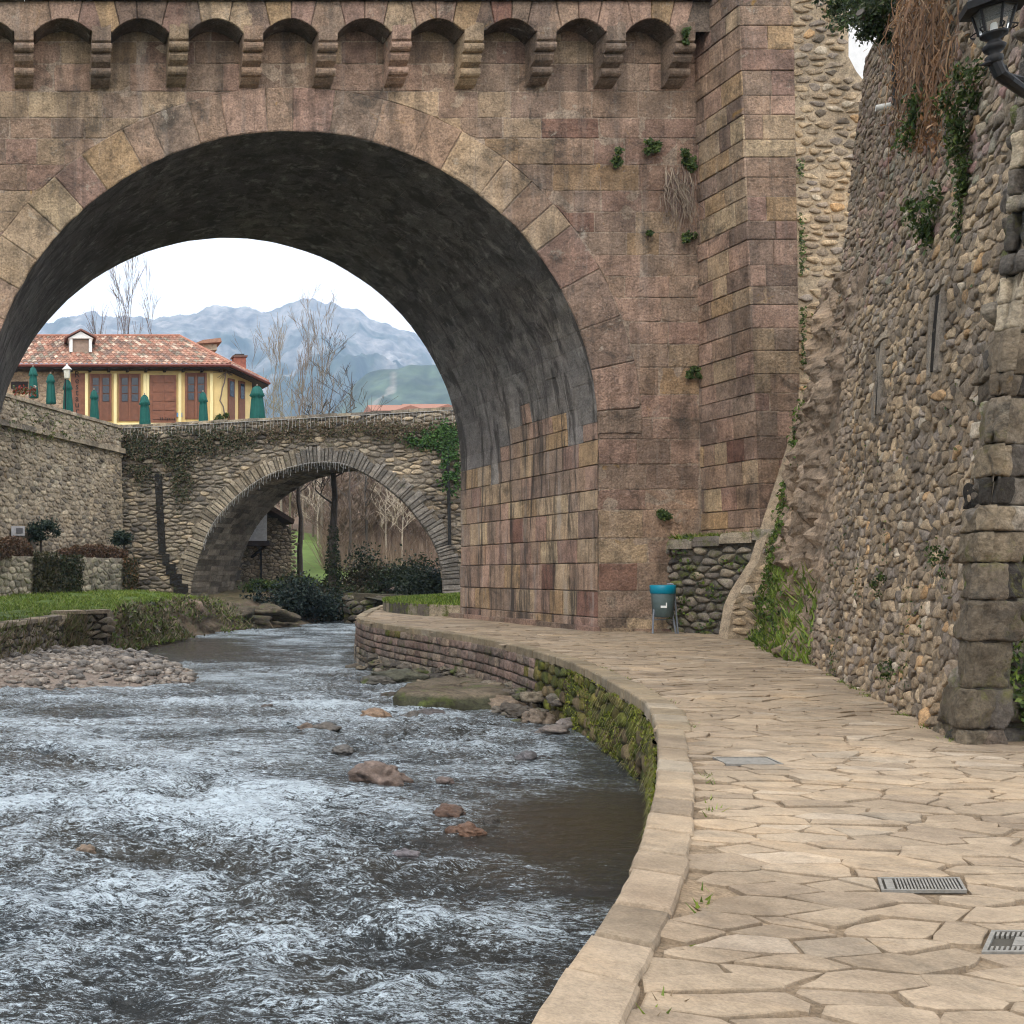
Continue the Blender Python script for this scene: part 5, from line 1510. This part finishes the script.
b = MB(); a0, a1 = X(196, 77), X(217, 77); b.box((a0, 77, Z(350, 77)), (a1, 79, Z(344, 77)), (.45, .36, .26)); b.prism([(a0-.3, 76.6, Z(345, 77)), (a1+.3, 76.6, Z(343, 77)), (a1+.2, 76.6, Z(339, 77)), (a0+.5, 76.6, Z(341, 77))], (0, 3, 0), (.33, .18, .12)); o = b.build('roof_lantern', M_TILE, roof); o.location = (0, 0, 0)
b = MB(); c0 = Vector((13.5, FY-.15, 0))
q = [c0+Vector((R.gauss(0, .1)+math.sin(k)*.12, 0, Z(425)+k*.42)) for k in range(10)]; b.tube(q, .05, 5, (.2, .15, .12))
for k in range(14): b.tube([q[-1]-Vector((0, 0, .1)), q[-1]+Vector((R.uniform(-1.6, .9), -.1, R.uniform(-.6, .2)))], .02, 4, (.15, .12, .1))
clump(b, c0+Vector((0, 0, Z(417))), (.5, .3, .35), 300, .1, LEAFG, None)
tag(b.build('grape_vine', M_LEAF), 'bare climbing vine on the corner of the yellow restaurant', 'vine')
# terrace deck behind the walls
b = MB(); b.quad((-20, 46.8, 9.6), (5.8, 63.4, 9.6), (20, 66.5, 9.6), (20, 84, 9.6), (.3, .27, .22)); b.quad((-20, 46.8, 9.6), (20, 84, 9.6), (-20, 84, 9.6), (-20, 60, 9.6), (.3, .27, .22))
tag(b.build('terrace', M_SOIL), kind='structure')
# parasols
M_PAR = plain_mat('green parasol canvas', (.004, .09, .075), .75, var=.15, scale=5)
M_POLE = plain_mat('parasol pole', (.25, .2, .15), .6)
def parasol(px, ytop, ybot, wpx, Y, lab, grey=False):
    top = at(px, ytop, Y); w = wpx/1000*Y; hh = (ybot-ytop)/1000*Y
    t = thing('closed_parasol', (top.x, Y, 9.6), lab, 'parasol', 'folded green parasols on the restaurant terrace')
    b = MB(); n = 24; rings = []
    for fr, r in ((0, .12), (.06, .3), (.2, .42), (.27, .5), (.30, .36), (.4, .4), (.7, .47), (.92, .52), (1, .5)):
        rings.append([b.vert((top.x+r*w*(1+.22*math.cos(q/n*2*math.pi*8))*math.cos(q/n*2*math.pi)+.04*fr, Y+r*w*(1+.22*math.cos(q/n*2*math.pi*8))*math.sin(q/n*2*math.pi), top.z-fr*hh)) for q in range(n)])
    for k in range(len(rings)-1):
        for q in range(n): b.f.append((rings[k][q], rings[k][(q+1) % n], rings[k+1][(q+1) % n], rings[k+1][q]))
    b.f.append(tuple(rings[0])); b.f.append(tuple(rings[-1]))
    b.build('canopy', M_PAR, t, True)
    b = MB(); b.tube([(top.x, Y, 9.6), (top.x, Y, top.z+.12)], .045, 6); b.build('pole', M_POLE, t)
for a in ((33, 367, 398, 8, 63, 'folded green parasol farthest left, before the stone end of the restaurant'), (50.5, 374, 404, 8, 63, 'folded green parasol between the leftmost one and the lamp post'), (67.5, 380, 414, 8.5, 63, 'folded green parasol just under the terrace lantern'), (94, 390, 420, 7.5, 64, 'folded green parasol before the first brown window'), (144.5, 395, 430, 9.5, 65, 'folded green parasol left of the reddish restaurant door'), (203, 392, 427, 8, 66, 'folded green parasol before the window at the building corner'), (257, 386, 423, 13, 66, 'wide folded green parasol at the right end beyond the building')):
    parasol(*a)
lpz = at(67, 366, 62.5)
t = thing('lamp_post', (lpz.x, 62.5, 9.6), 'terrace lamp post with a white topped lantern in front of the restaurant', 'lamp post')
b = MB(); b.tube([(lpz.x-.1, 62.5, 9.6), (lpz.x-.1, 62.5, Z(379, 62.5))], .05, 8); b.build('post', M_LBLK, t)
b = MB(); b.lathe((lpz.x, 62.5, Z(378.5, 62.5)), [(.1, 0), (.16, .02), (.22, .55), (.2, .56)], 6); b.build('lantern_glass', plain_mat('milky glass', (.6, .58, .5), .2), t)
b = MB(); b.lathe((lpz.x, 62.5, Z(369.5, 62.5)), [(.31, 0), (.3, .03), (.05, .27), (.03, .33)], 12); b.build('lantern_cap', M_WHITE, t)

# flower box
b = MB()
for _ in range(260): leaf(b, at(R.uniform(13, 36), R.gauss(391, 2), 56), .1, pick([((.35, .04, .03), 2), ((.08, .12, .03), 2), ((.4, .3, .25), 1)]))
tag(b.build('flower_box', M_LEAF), 'red and green flowers on top of the left wall', 'flowers')

# ================================================================== RIGHT BANK BEYOND
b = MB()
f1, l1 = curve_interp([(14.9, 34.4, 0), (13.9, 36.0, 0), (14.2, 40, 0), (16.6, 45.5, 0), (22, 50, 0)])
isl = thing('planting_bed', (15, 40, 0), 'raised grass bed with a mossy stone edge behind the big pier', 'planting bed')
s = 0
while s < l1:
    w = R.uniform(.6, .9); p, q = f1(s), f1(min(s+w-.02, l1)); n = Vector((-(q-p).y, (q-p).x, 0)).normalized()
    b.prism([p+n*.0, q+n*.0, q+n*.0+Vector((0, 0, .42)), p+Vector((0, 0, .42))], -n*.3, pick(GREYC)); s += w
b.build('stone_edge', M_MOSSY, isl)
b = MB(); pts = [f1(l1*i/20) for i in range(21)]
for i in range(20): b.quad(pts[i]+Vector((0, 0, .36)), pts[i+1]+Vector((0, 0, .36)), Vector((24, pts[i+1].y, .62)), Vector((24, pts[i].y, .62)), (.07, .12, .03))
b.build('soil', M_EARTH, isl)
b = MB()
for _ in range(9000):
    i = R.random()*l1; p = f1(i).lerp(Vector((22, f1(i).y, 0)), R.random()**1.5)
    t_ = (p.x-f1(i).x)/max(22-f1(i).x, .1); p.z = .36+.24*t_
    blades(b, p, .16, GRASSC, .035, .4)
tag(b.build('bed_grass', M_LEAF), 'bright green grass in the raised bed behind the big pier', 'grass', kind='stuff')
lsw = thing('low_bank_wall', (21, 60, 0), 'low stone wall with a mossy top beyond the bend of the path', 'wall')
strip_wall('wall_face', lsw, (19.3, 61.5), (23.6, 57.5), -1.7, .35, .15, 1.0, .7, .4, GREYC, M_MOSSY, .05, (.08, .07, .05), (.08, .2))

# terrain beyond
tx = np.concatenate([np.linspace(-400, -60, 12), np.linspace(-55, 110, 90), np.linspace(130, 700, 14)])
ty = np.concatenate([np.linspace(62, 140, 80), np.linspace(143, 320, 40), np.linspace(340, 1200, 12)])
TXg, TYg = np.meshgrid(tx, ty)
def tz(x, y):
    z = np.interp(y, [62, 64.5, 68, 78, 100, 130, 200, 260, 400, 1200], [-2.4, -1.8, .2, 1.6, 6.5, 13.5, 29, 31, 8, 0])
    return z+np.clip((y-66)/30, 0, 1)*(1.2*pn(x*.05, y*.05)+.4*pn(x*.2, y*.2))
TZ = tz(TXg, TYg)
lawn = ((TXg/TYg > .24) & (TXg/TYg < .312) & (TYg < 99) & (TYg > 70)) | ((TXg/TYg > .29) & (TXg/TYg < .38) & (TYg < 85) & (TYg > 75))
Ct = np.where(lawn[..., None], np.array([.12, .18, .04]), np.array([.17, .12, .085]))
tag(grid_mesh('hillside', np.stack([TXg, TYg, TZ], -1), Ct, M_TERR), kind='structure')
b = MB(); b.quad((-9000, -1500, -3.2), (9000, -1500, -3.2), (9000, 9000, -3.2), (-9000, 9000, -3.2), (.08, .09, .05)); tag(b.build('ground', M_TERR), kind='structure')
b = MB(); b.box((-60, -30, -3.1), (-6.5, 46, -.2), (.1, .13, .05)); tag(b.build('left_ground', M_EARTH), kind='structure')
b = MB(); b.box((60, -30, -3.1), (90, 60, 0), (.1, .13, .05)); tag(b.build('right_ground', M_EARTH), kind='structure')

# stone house under the far arch
sh = thing('stone_house', (16, 70, 0), 'stone house with a white gallery seen under the far arch', 'house')
HX0, HX1 = X(243, 72), X(291, 72)
b = MB(); b.box((HX0, 72, -1.5), (HX1, 82, Z(528, 72)), (.2, .17, .13)); b.build('wall_core', M_LWALL, sh)
b = MB()
for q in voronoi(HX0, HX1, -1.2, Z(515, 72), .42, .25, .04, .42, keep=lambda u, v: v < Z(528, 72)+(HX1-u)*.45-.0): add_stone(b, q, lambda u, v, h: Vector((u, 72-h, v)), R.uniform(.04, .1), pick(LWC, v=.2), DOME, rnd=1, seg=.5, amp=.03, freq=3)
b.build('stone_facing', M_LWALL, sh)
b = MB(); b.prism([(HX0, 72.02, Z(528, 72)), (HX1, 72.02, Z(528, 72)), (HX0, 72.02, Z(500, 72))], (0, 9, 0), (.2, .17, .13)); b.build('gable', M_LWALL, sh)
b = MB(); b.prism([(X(264, 70), 70.5, Z(506, 71)), (X(292, 71), 70.5, Z(524, 71)), (X(293, 71), 70.5, Z(520, 71)), (X(266, 70), 70.5, Z(501.5, 71))], (0, 11, 0), (.09, .06, .045)); b.build('roof', M_BARK, sh)
b = MB(); b.box((X(238, 71), 70.4, Z(541, 71)), (X(265, 71), 72, Z(512, 71)), (.55, .55, .55)); b.build('gallery', plain_mat('white gallery', (.55, .55, .56), .8), sh)
b = MB(); b.box((X(238, 71), 70.2, Z(546, 71)), (X(266.5, 71), 72, Z(541.2, 71)), (.06, .045, .04)); b.tube([(X(255, 71), 72, Z(557, 71)), (X(264, 71), 70.6, Z(546, 71))], .12, 5, (.05, .04, .035)); b.build('gallery_beam', M_BARK, sh)
b = MB(); b.box((X(260, 72), 71.85, Z(580, 72)), (X(261.5, 72), 71.95, Z(548, 72)), (.03, .03, .03)); b.build('downpipe', M_BARK, sh)
# rail fence on the lawn
fc = thing('rail_fence', (22, 92, 5), 'weathered rail fence crossing the lawn under the far arch', 'fence')
b = MB(); 
for py in (548.5, 553.5): b.box((X(284, 92), 92, Z(py, 92)-.09), (X(332, 92), 92.1, Z(py, 92)+.09), (.3, .24, .2))
b.build('rail', M_BARK, fc)
for k in range(9):
    b = MB(); px = 285+k*5.7; b.box((X(px, 92), 91.9, Z(560, 92)), (X(px, 92)+.18, 92.15, Z(546.5, 92)), (.26, .21, .18)); b.build('post', M_BARK, fc)

# ================================================================== TREES
def branch(b, p, d, L, r, depth, spread, up, rng, col, minr=.008, kids=(2, 4), tw=1.0):
    n = 4 if depth > 1 else 2; pts = [p.copy()]; q = p.copy(); dd = d.copy()
    for k in range(n):
        dd = (dd+Vector((rng.gauss(0, .12), rng.gauss(0, .12), rng.gauss(0, .08)+up))).normalized(); q = q+dd*L/n; pts.append(q.copy())
    b.tube(pts, [max(minr, r*(1-.5*k/n)) for k in range(n+1)], 5 if r > .05 else 3, col, cap=False)
    if depth == 0: return
    for _ in range(rng.randint(*kids)):
        t = rng.uniform(.35, 1); i = min(int(t*n), n-1); pp = pts[i].lerp(pts[i+1], t*n-i)
        a = rng.uniform(0, 6.28); side_ = Vector((math.cos(a), math.sin(a), 0))
        nd = (dd*(1-spread)+side_*spread+Vector((0, 0, .15*tw))).normalized()
        branch(b, pp, nd, L*rng.uniform(.5, .75), r*.5, depth-1, spread, up, rng, col, minr, kids, tw)
def bare_tree(name, loc, h, r, rng, lab, cat='tree', style='spread', col=(.13, .10, .08), minr=.012, group=None, limbs=12, depth=3, tip=.25):
    t = thing(name, loc, lab, cat, group); loc = Vector(loc)
    b = MB(); pts = [loc+Vector((rng.gauss(0, .012)*h*k/10, rng.gauss(0, .012)*h*k/10, h*k/10)) for k in range(11)]
    b.tube(pts, [max(minr*1.5, r*(1-k/10*(1-tip))) for k in range(11)], 7, col); b.build('trunk', M_BARK, t)
    b = MB()
    for k in range(limbs):
        tt_ = rng.uniform(.5, .98) if style == 'pole' else (rng.uniform(.12, .95) if style == 'low' else rng.uniform(.3, .97))
        i = min(int(tt_*10), 9); p = pts[i].lerp(pts[i+1], tt_*10-i); a = rng.uniform(0, 6.28)
        if style == 'poplar': d = Vector((math.cos(a)*.3, math.sin(a)*.3, 1)).normalized(); L = h*.16*rng.uniform(.6, 1.1); sp = .2
        else: d = Vector((math.cos(a), math.sin(a), rng.uniform(.4, 1))).normalized(); L = h*.26*(1.15-tt_*.7)*rng.uniform(.6, 1.1); sp = .5
        branch(b, p, d, L, r*.35*(1.2-tt_), depth, sp, .05, rng, col, minr)
    b.build('branches', M_BARK, t); return t
rg = random.Random(11)
def gz_at(x, y): return float(tz(np.array(float(x)), np.array(float(y))))
# named trees under the arch
def pbase(px, Y): return Vector((X(px, Y), Y, gz_at(X(px, Y), Y)-.3))
p = pbase(333, 64); p.z = -1.6
bare_tree('bare_tree', p, 13.5, .34, rg, 'tall dark ivy footed trunk standing in the river edge under the far arch', style='pole', col=(.07, .06, .05), minr=.025, limbs=9, depth=2)
p = pbase(300, 74); bare_tree('bare_tree', p, 12, .24, rg, 'slim dark trunk before the lawn, left of the tall ivy footed one', style='pole', col=(.07, .055, .045), minr=.02, limbs=7, depth=2)
b = MB(); p0 = X(333, 64)
for _ in range(2600):
    t_ = R.random()**1.5; z = -1.4+6*t_; r_ = (1.1-.7*t_); a = R.uniform(0, 6.28); rr2 = r_*R.random()**.5
    leaf(b, Vector((p0+rr2*math.cos(a)*.7, 64+rr2*math.sin(a), z)), .1, pick(LEAFD, v=.3))
tag(b.build('trunk_ivy', M_LEAF), 'dark ivy wrapped round the foot of the tall trunk by the river', 'ivy')
# ivy covered bank under arch
def bush(px, py, Y, r, n, pal, lab, size=.11, name='bush', cat='bush', clumps=14):
    b = MB(); c = at(px, py, Y); clump(b, c, r, n, size, pal, None, clumps); tag(b.build(name, M_LEAF), lab, cat)
bush(285, 608, 60.5, (2.0, 1.5, 1.5), 5500, [((.02, .035, .03), 3), ((.04, .06, .045), 2), ((.015, .02, .015), 2)], 'big dark blue green ivy mound at the river edge under the far arch', .11)
bush(312, 605, 62.5, (1.5, 1.2, 1.5), 3500, [((.05, .055, .03), 3), ((.07, .065, .04), 2), ((.03, .03, .02), 2)], 'olive scrub between the dark ivy mound and the tall trunk')
bush(268, 588, 64, (1.3, 1.0, .5), 1500, LEAFG, 'green leafy plants at the foot of the stone house')
bush(305, 586, 68, (1.8, 1.0, .5), 1800, LEAFG+GRASSC, 'fresh green low plants before the lawn under the far arch')
bush(372, 583, 68, (2.6, 1.5, 1.2), 4500, [((.09, .075, .05), 3), ((.12, .1, .06), 2), ((.05, .055, .025), 2)], 'brownish shrub left of the dark evergreen bushes beyond the path')
bush(406, 577, 66, (2.4, 1.6, 1.6), 5200, [((.04, .06, .03), 3), ((.07, .09, .045), 2), ((.025, .035, .02), 2)], 'evergreen shrub in the middle of the bushes beyond the path')
bush(437, 583, 63, (1.9, 1.5, 1.7), 4200, [((.035, .055, .035), 3), ((.06, .08, .055), 2), ((.02, .03, .02), 2)], 'dark evergreen shrub against the right foot of the far arch')
bush(352, 600, 63.5, (1.3, .8, .7), 1500, [((.05, .07, .03), 3), ((.09, .08, .05), 2)], 'low weeds on the bank right of the tall trunk')
# right foot soil
b = MB(); b.quad((19, 52, -.02), (60, 52, -.02), (60, 72, .6), (21, 66, .2), (.08, .07, .05)); tag(b.build('right_bank', M_EARTH), kind='structure')
# poplars and bare trees above the far bridge
pop = bare_tree('bare_poplar', pbase(310, 96), 1, 1, rg, 'x') if False else None
def tree_to(px, ytop, Y, **k):
    p = pbase(px, Y); top = Z(ytop, Y); return p, top-p.z
for px, yt, Y_, st, lab, sty, cl in ((303, 322, 95, 11, 'tallest bare poplar above the middle of the far bridge', 'poplar', (.2, .16, .12)), (313, 330, 97, 5, 'bare poplar close behind the tallest one', 'poplar', (.17, .14, .11)), (321, 333, 93, 9, 'third bare poplar, right of the tallest one', 'poplar', (.2, .17, .13)), (275, 336, 98, 4, 'bare poplar nearer the restaurant corner', 'poplar', (.22, .19, .15)), (281, 345, 96, 8, 'lower bare poplar between the restaurant and the tallest one', 'poplar', (.24, .21, .16)), (257, 344, 105, 2, 'thin bare poplar rising behind the restaurant corner', 'poplar', (.2, .19, .18)),
                               (330, 345, 88, 7, 'dark bare tree right of the poplars', 'spread', (.1, .085, .07)), (350, 372, 80, 7, 'leaning dark bare tree above the far bridge crown', 'spread', (.08, .065, .055)), (366, 400, 84, 7, 'small bare tree beside the distant red roofs', 'spread', (.1, .09, .08)), (290, 390, 84, 7, 'pale twiggy tree behind the far bridge parapet', 'spread', (.22, .2, .12)), (268, 388, 84, 9, 'pale twiggy tree beside the wide folded parasol', 'spread', (.24, .22, .14))):
    p, h = tree_to(px, yt, Y_)
    bare_tree('bare_tree', p, h, .13, rg, lab, style=sty, col=cl, minr=.014, limbs=st+6, depth=2, tip=.08)
for px, yt, lab in ((122, 283, 'tall bare tree behind the restaurant ridge, left stem'), (131, 281, 'tall bare tree behind the restaurant ridge, right stem'), (103, 312, 'lower bare tree behind the restaurant ridge, left of the tall pair'), (148, 312, 'lower bare tree behind the restaurant ridge, right of the tall pair')):
    Y_ = 100; base_ = Vector((X(px, Y_), Y_, 6)); bare_tree('bare_tree', base_, Z(yt, Y_)-6, .13, rg, lab, style='poplar', col=(.13, .1, .09), minr=.014, limbs=13, depth=2, tip=.08)
# wood on the hillside: prototypes then copies
protos = []
for k in range(5):
    protos.append(bare_tree('wood_tree', (0, 0, 0), 7.5, .09, random.Random(50+k), 'bare brown tree in the winter wood on the slope under the far arch', group='bare trees of the wood under the far arch', col=[(.23, .17, .13), (.17, .13, .1), (.3, .25, .2), (.2, .14, .11), (.26, .2, .15)][k], minr=.022, limbs=26, depth=3, style='low'))
sp_ = []
for k in range(84):
    px = R.uniform(278, 462); Y_ = R.uniform(80, 135)
    if px < 325 and Y_ < 98: Y_ = R.uniform(98, 135)
    sp_.append((px, Y_))
for k, (px, Y_) in enumerate(sp_):
    loc = pbase(px, Y_); pr = protos[k % 5]; sc_ = R.uniform(.7, 1.1)
    if Z(418, Y_)-loc.z < 8.5*sc_: sc_ = max(.4, (Z(418, Y_)-loc.z)/8.5)
    if k < 5: pr.location = loc; pr.scale = (sc_,)*3
    else: dup(pr, loc, R.uniform(0, 6.28), sc_)
for px, Y_, lab in ((402, 80, 'pale barked tree with forked limbs before the wood under the far arch'), (386, 83, 'pale leaning tree left of the forked pale one under the far arch'), (318, 90, 'pale birch like trunk between the two dark trunks under the far arch')):
    p = pbase(px, Y_); bare_tree('pale_tree', p, 8, .08, rg, lab, col=(.42, .36, .28), minr=.024, limbs=16, depth=2)
# brushwood understory
b = MB()
for _ in range(14000):
    px = R.uniform(322, 462); Y_ = R.uniform(78, 125); p = pbase(px, Y_); h = R.uniform(.6, 3.4)
    d = Vector((R.gauss(0, .35), R.gauss(0, .35), 1))*h; s_ = Vector((.022, .0, 0))
    b.tri(p-s_, p+s_, p+d, pick([((.26, .19, .14), 3), ((.2, .14, .1), 3), ((.32, .25, .18), 1)], v=.25))
tag(b.build('brushwood', M_LEAF), 'tangled brown brushwood covering the slope under the far arch', 'brushwood', kind='stuff')
# distant roofs
for px, py, w_, Y_, lab in ((393, 411, 22, 190, 'distant house with a red tiled roof peeping over the far bridge, left one'), (430, 410, 24, 195, 'distant house with a red tiled roof peeping over the far bridge, right one')):
    x0, x1 = X(px-w_, Y_), X(px+w_, Y_); xm = (x0+x1)/2; gz0 = gz_at(xm, Y_)-1
    t = thing('far_house', (xm, Y_, gz0), lab, 'house')
    b = MB(); b.box((x0+.6, Y_, gz0), (x1-.6, Y_+7, Z(py, Y_)), (.5, .45, .38)); b.build('wall', plain_mat('far wall', (.5, .45, .38), .8), t)
    b = MB(); b.prism([(x0, Y_-.5, Z(py, Y_)), (x0+.5, Y_+3.5, Z(py-6, Y_+3.5)), (x0+.5, Y_+7.5, Z(py, Y_))], (x1-x0, 0, 0), (.27, .13, .09)); b.prism([(xm, Y_-1, Z(py, Y_)), (xm+3, Y_-1, Z(py-5, Y_)), (xm+6, Y_-1, Z(py, Y_))], (0, 5, 0), (.27, .13, .09)); b.build('roof', plain_mat('far tiles', (.27, .13, .09), .85), t)

# ================================================================== MOUNTAINS
sk = [(-600, 400), (-200, 350), (-60, 330), (20, 328), (50, 322), (65, 313), (85, 311), (103, 319), (120, 318), (140, 316), (170, 317), (190, 313), (205, 308), (225, 306), (243, 307), (262, 310), (280, 307), (295, 302), (305, 296.5), (313, 295), (322, 299), (332, 301), (345, 306), (360, 311), (372, 319), (395, 325), (430, 341), (480, 365), (600, 420), (1200, 520)]
def ridge(dist, depth, sk, x0, x1, nx_, ny_, nz, name, colf, mat):
    xs = np.linspace(x0, x1, nx_); v = np.linspace(0, 1.15, ny_)
    px = xs/dist*1000+30
    hgt = EYE+(574-np.interp(px, [s[0] for s in sk], [s[1] for s in sk]))/1000*dist
    P = np.zeros((ny_, nx_, 3))
    Xm, Vm = np.meshgrid(xs, v)
    Ym = dist-depth*(1-Vm)
    prof = np.where(Vm <= 1, np.clip(Vm, 0, 1)**1.25, 1-(Vm-1)*2.5)
    rid = (1-np.abs(fbm(Xm/nz, Ym/nz*.7, 5))*2)
    spur = fbm(Xm/nz*.8+7, Ym/nz*.25, 5)
    edge = np.sin(np.clip(Vm, 0, 1)*np.pi)
    Zm = hgt[None, :]*prof+hgt[None, :]*edge*(.10*spur+.07*rid)-3
    Zm = np.where(Vm < 1, np.minimum(Zm, hgt[None, :]*(.35+.65*Vm**.8)*1.0+EYE), Zm)
    Zm += hgt[None, :]*.02*fbm(Xm/nz*5, Ym/nz*5, 6)*np.clip(Vm*2, 0, 1)
    P = np.stack([Xm*(Ym/dist), Ym, Zm], -1)
    C = colf(Xm, Ym, Vm, spur, rid)
    return tag(grid_mesh(name, P, C, mat), kind='structure')
def cf1(Xm, Ym, Vm, sp, rid):
    n = fbm(Xm/260, Ym/200, 5)
    k = np.clip((Vm-.62+.35*n)*3.5, 0, 1)[..., None]
    rock = np.array([.2, .185, .175])*(1+.5*fbm(Xm/70, Ym/90, 4))[..., None]
    veg = np.array([.04, .05, .035])*(1+.5*fbm(Xm/120, Ym/120, 4))[..., None]
    return np.clip(veg*(1-k)+rock*k, .01, .8)
M_MTN = plain_mat('mountain', None, .95, var=.5, scale=.035)
ridge(4000, 2300, sk, -1500, 3600, 940, 240, 520, 'mountains', cf1, M_MTN)
sk2 = [(-600, 500), (100, 470), (250, 440), (330, 410), (355, 384), (372, 370), (390, 364), (412, 362), (440, 366), (480, 372), (700, 420), (1200, 470)]
def cf2(Xm, Ym, Vm, sp, rid):
    c = np.array([.05, .07, .04])*(1+.6*fbm(Xm/35, Ym/50, 4))[..., None]
    pxm = Xm/1900*1000+30
    pyv = Vm
    cut = (np.abs(pyv-(.62+(pxm-345)*.0052)) < .02) & (pxm > 340) & (pxm < 392)
    patch = ((pxm-392)**2/9+(pyv-.9)**2/.006 < 1)
    c = np.where((cut | patch)[..., None], np.array([.17, .16, .13]), c)
    return np.clip(c, .01, .8)
ridge(1900, 700, sk2, -1200, 2400, 420, 110, 330, 'wooded_hill', cf2, M_MTN)

# ================================================================== HAZE
b = MB(); b.box((-8000, -1400, -4.3), (8800, 5200, 1500))
m = bpy.data.materials.new('haze air'); m.use_nodes = True; nt = m.node_tree; nt.nodes.clear()
o_ = N(nt, 'ShaderNodeOutputMaterial'); pv = N(nt, 'ShaderNodeVolumePrincipled'); nt.links.new(pv.outputs[0], o_.inputs['Volume'])
pv.inputs['Density'].default_value = .00018; pv.inputs['Color'].default_value = (.42, .66, 1.0, 1); pv.inputs['Anisotropy'].default_value = 0
HAZE = tag(b.build('haze', m), 'pale blue air haze fading the far mountains', 'haze', kind='stuff')

# ================================================================== LIGHT, WORLD, CAMERA
w = bpy.data.worlds.new('World'); SC.world = w; w.use_nodes = True; nt = w.node_tree
bg = nt.nodes['Background']
sky = N(nt, 'ShaderNodeTexSky', sky_type='NISHITA'); sky.sun_disc = False
EL, AZM = math.radians(42), math.radians(215)
sky.sun_elevation = EL; sky.sun_rotation = AZM; sky.dust_density = 3; sky.air_density = 1.0; sky.altitude = 300
tc = N(nt, 'ShaderNodeTexCoord'); sx = N(nt, 'ShaderNodeSeparateXYZ'); nt.links.new(tc.outputs['Generated'], sx.inputs[0])
cl = noise_node(nt, 2.2, 6, .6, tc.outputs['Generated'], .3)
cloud = ramp(nt, cl, [(.3, (13, 12.8, 12.6)), (.6, (15.5, 14.9, 14.2))])
zr = N(nt, 'ShaderNodeMapRange'); nt.links.new(sx.outputs[2], zr.inputs[0]); zr.inputs[1].default_value = .25; zr.inputs[2].default_value = .9; zr.inputs[3].default_value = 1.0; zr.inputs[4].default_value = 1.7
cmb = N(nt, 'ShaderNodeCombineColor')
for k in range(3): nt.links.new(zr.outputs[0], cmb.inputs[k])
cloud = mix(nt, 1, cloud, cmb.outputs[0], 'MULTIPLY')
fac = .82
skc = mix(nt, fac, sky.outputs[0], cloud)
nt.links.new(skc, bg.inputs[0]); bg.inputs[1].default_value = .12
sl = bpy.data.lights.new('sun', 'SUN'); sl.energy = 1.2; sl.angle = math.radians(14); sl.color = (1, .94, .85)
so = bpy.data.objects.new('sun', sl); COL.objects.link(so)
dirv = Vector((math.sin(AZM)*math.cos(EL), math.cos(AZM)*math.cos(EL), math.sin(EL)))
so.rotation_euler = dirv.to_track_quat('Z', 'Y').to_euler()
cam = bpy.data.cameras.new('camera'); co = bpy.data.objects.new('camera', cam); COL.objects.link(co); SC.camera = co
co.location = (0, 0, EYE); co.rotation_euler = (math.pi/2, 0, 0)
cam.sensor_width = 36; cam.lens = F/1024*36; cam.shift_x = (512-PX0)/1024; cam.shift_y = (PY0-512)/1024
cam.clip_end = 20000; cam.clip_start = .05
SC.view_settings.view_transform = 'Standard'; SC.view_settings.look = 'None'; SC.view_settings.exposure = 0.48; SC.view_settings.gamma = 1
SC.cycles.max_bounces = 6; SC.cycles.diffuse_bounces = 3; SC.cycles.glossy_bounces = 3; SC.cycles.transmission_bounces = 4; SC.cycles.volume_bounces = 0
SC.cycles.use_denoising = True; SC.cycles.filter_width = 1.1; SC.cycles.use_adaptive_sampling = True; SC.cycles.adaptive_threshold = .025
SC.cycles.sample_clamp_indirect = 4
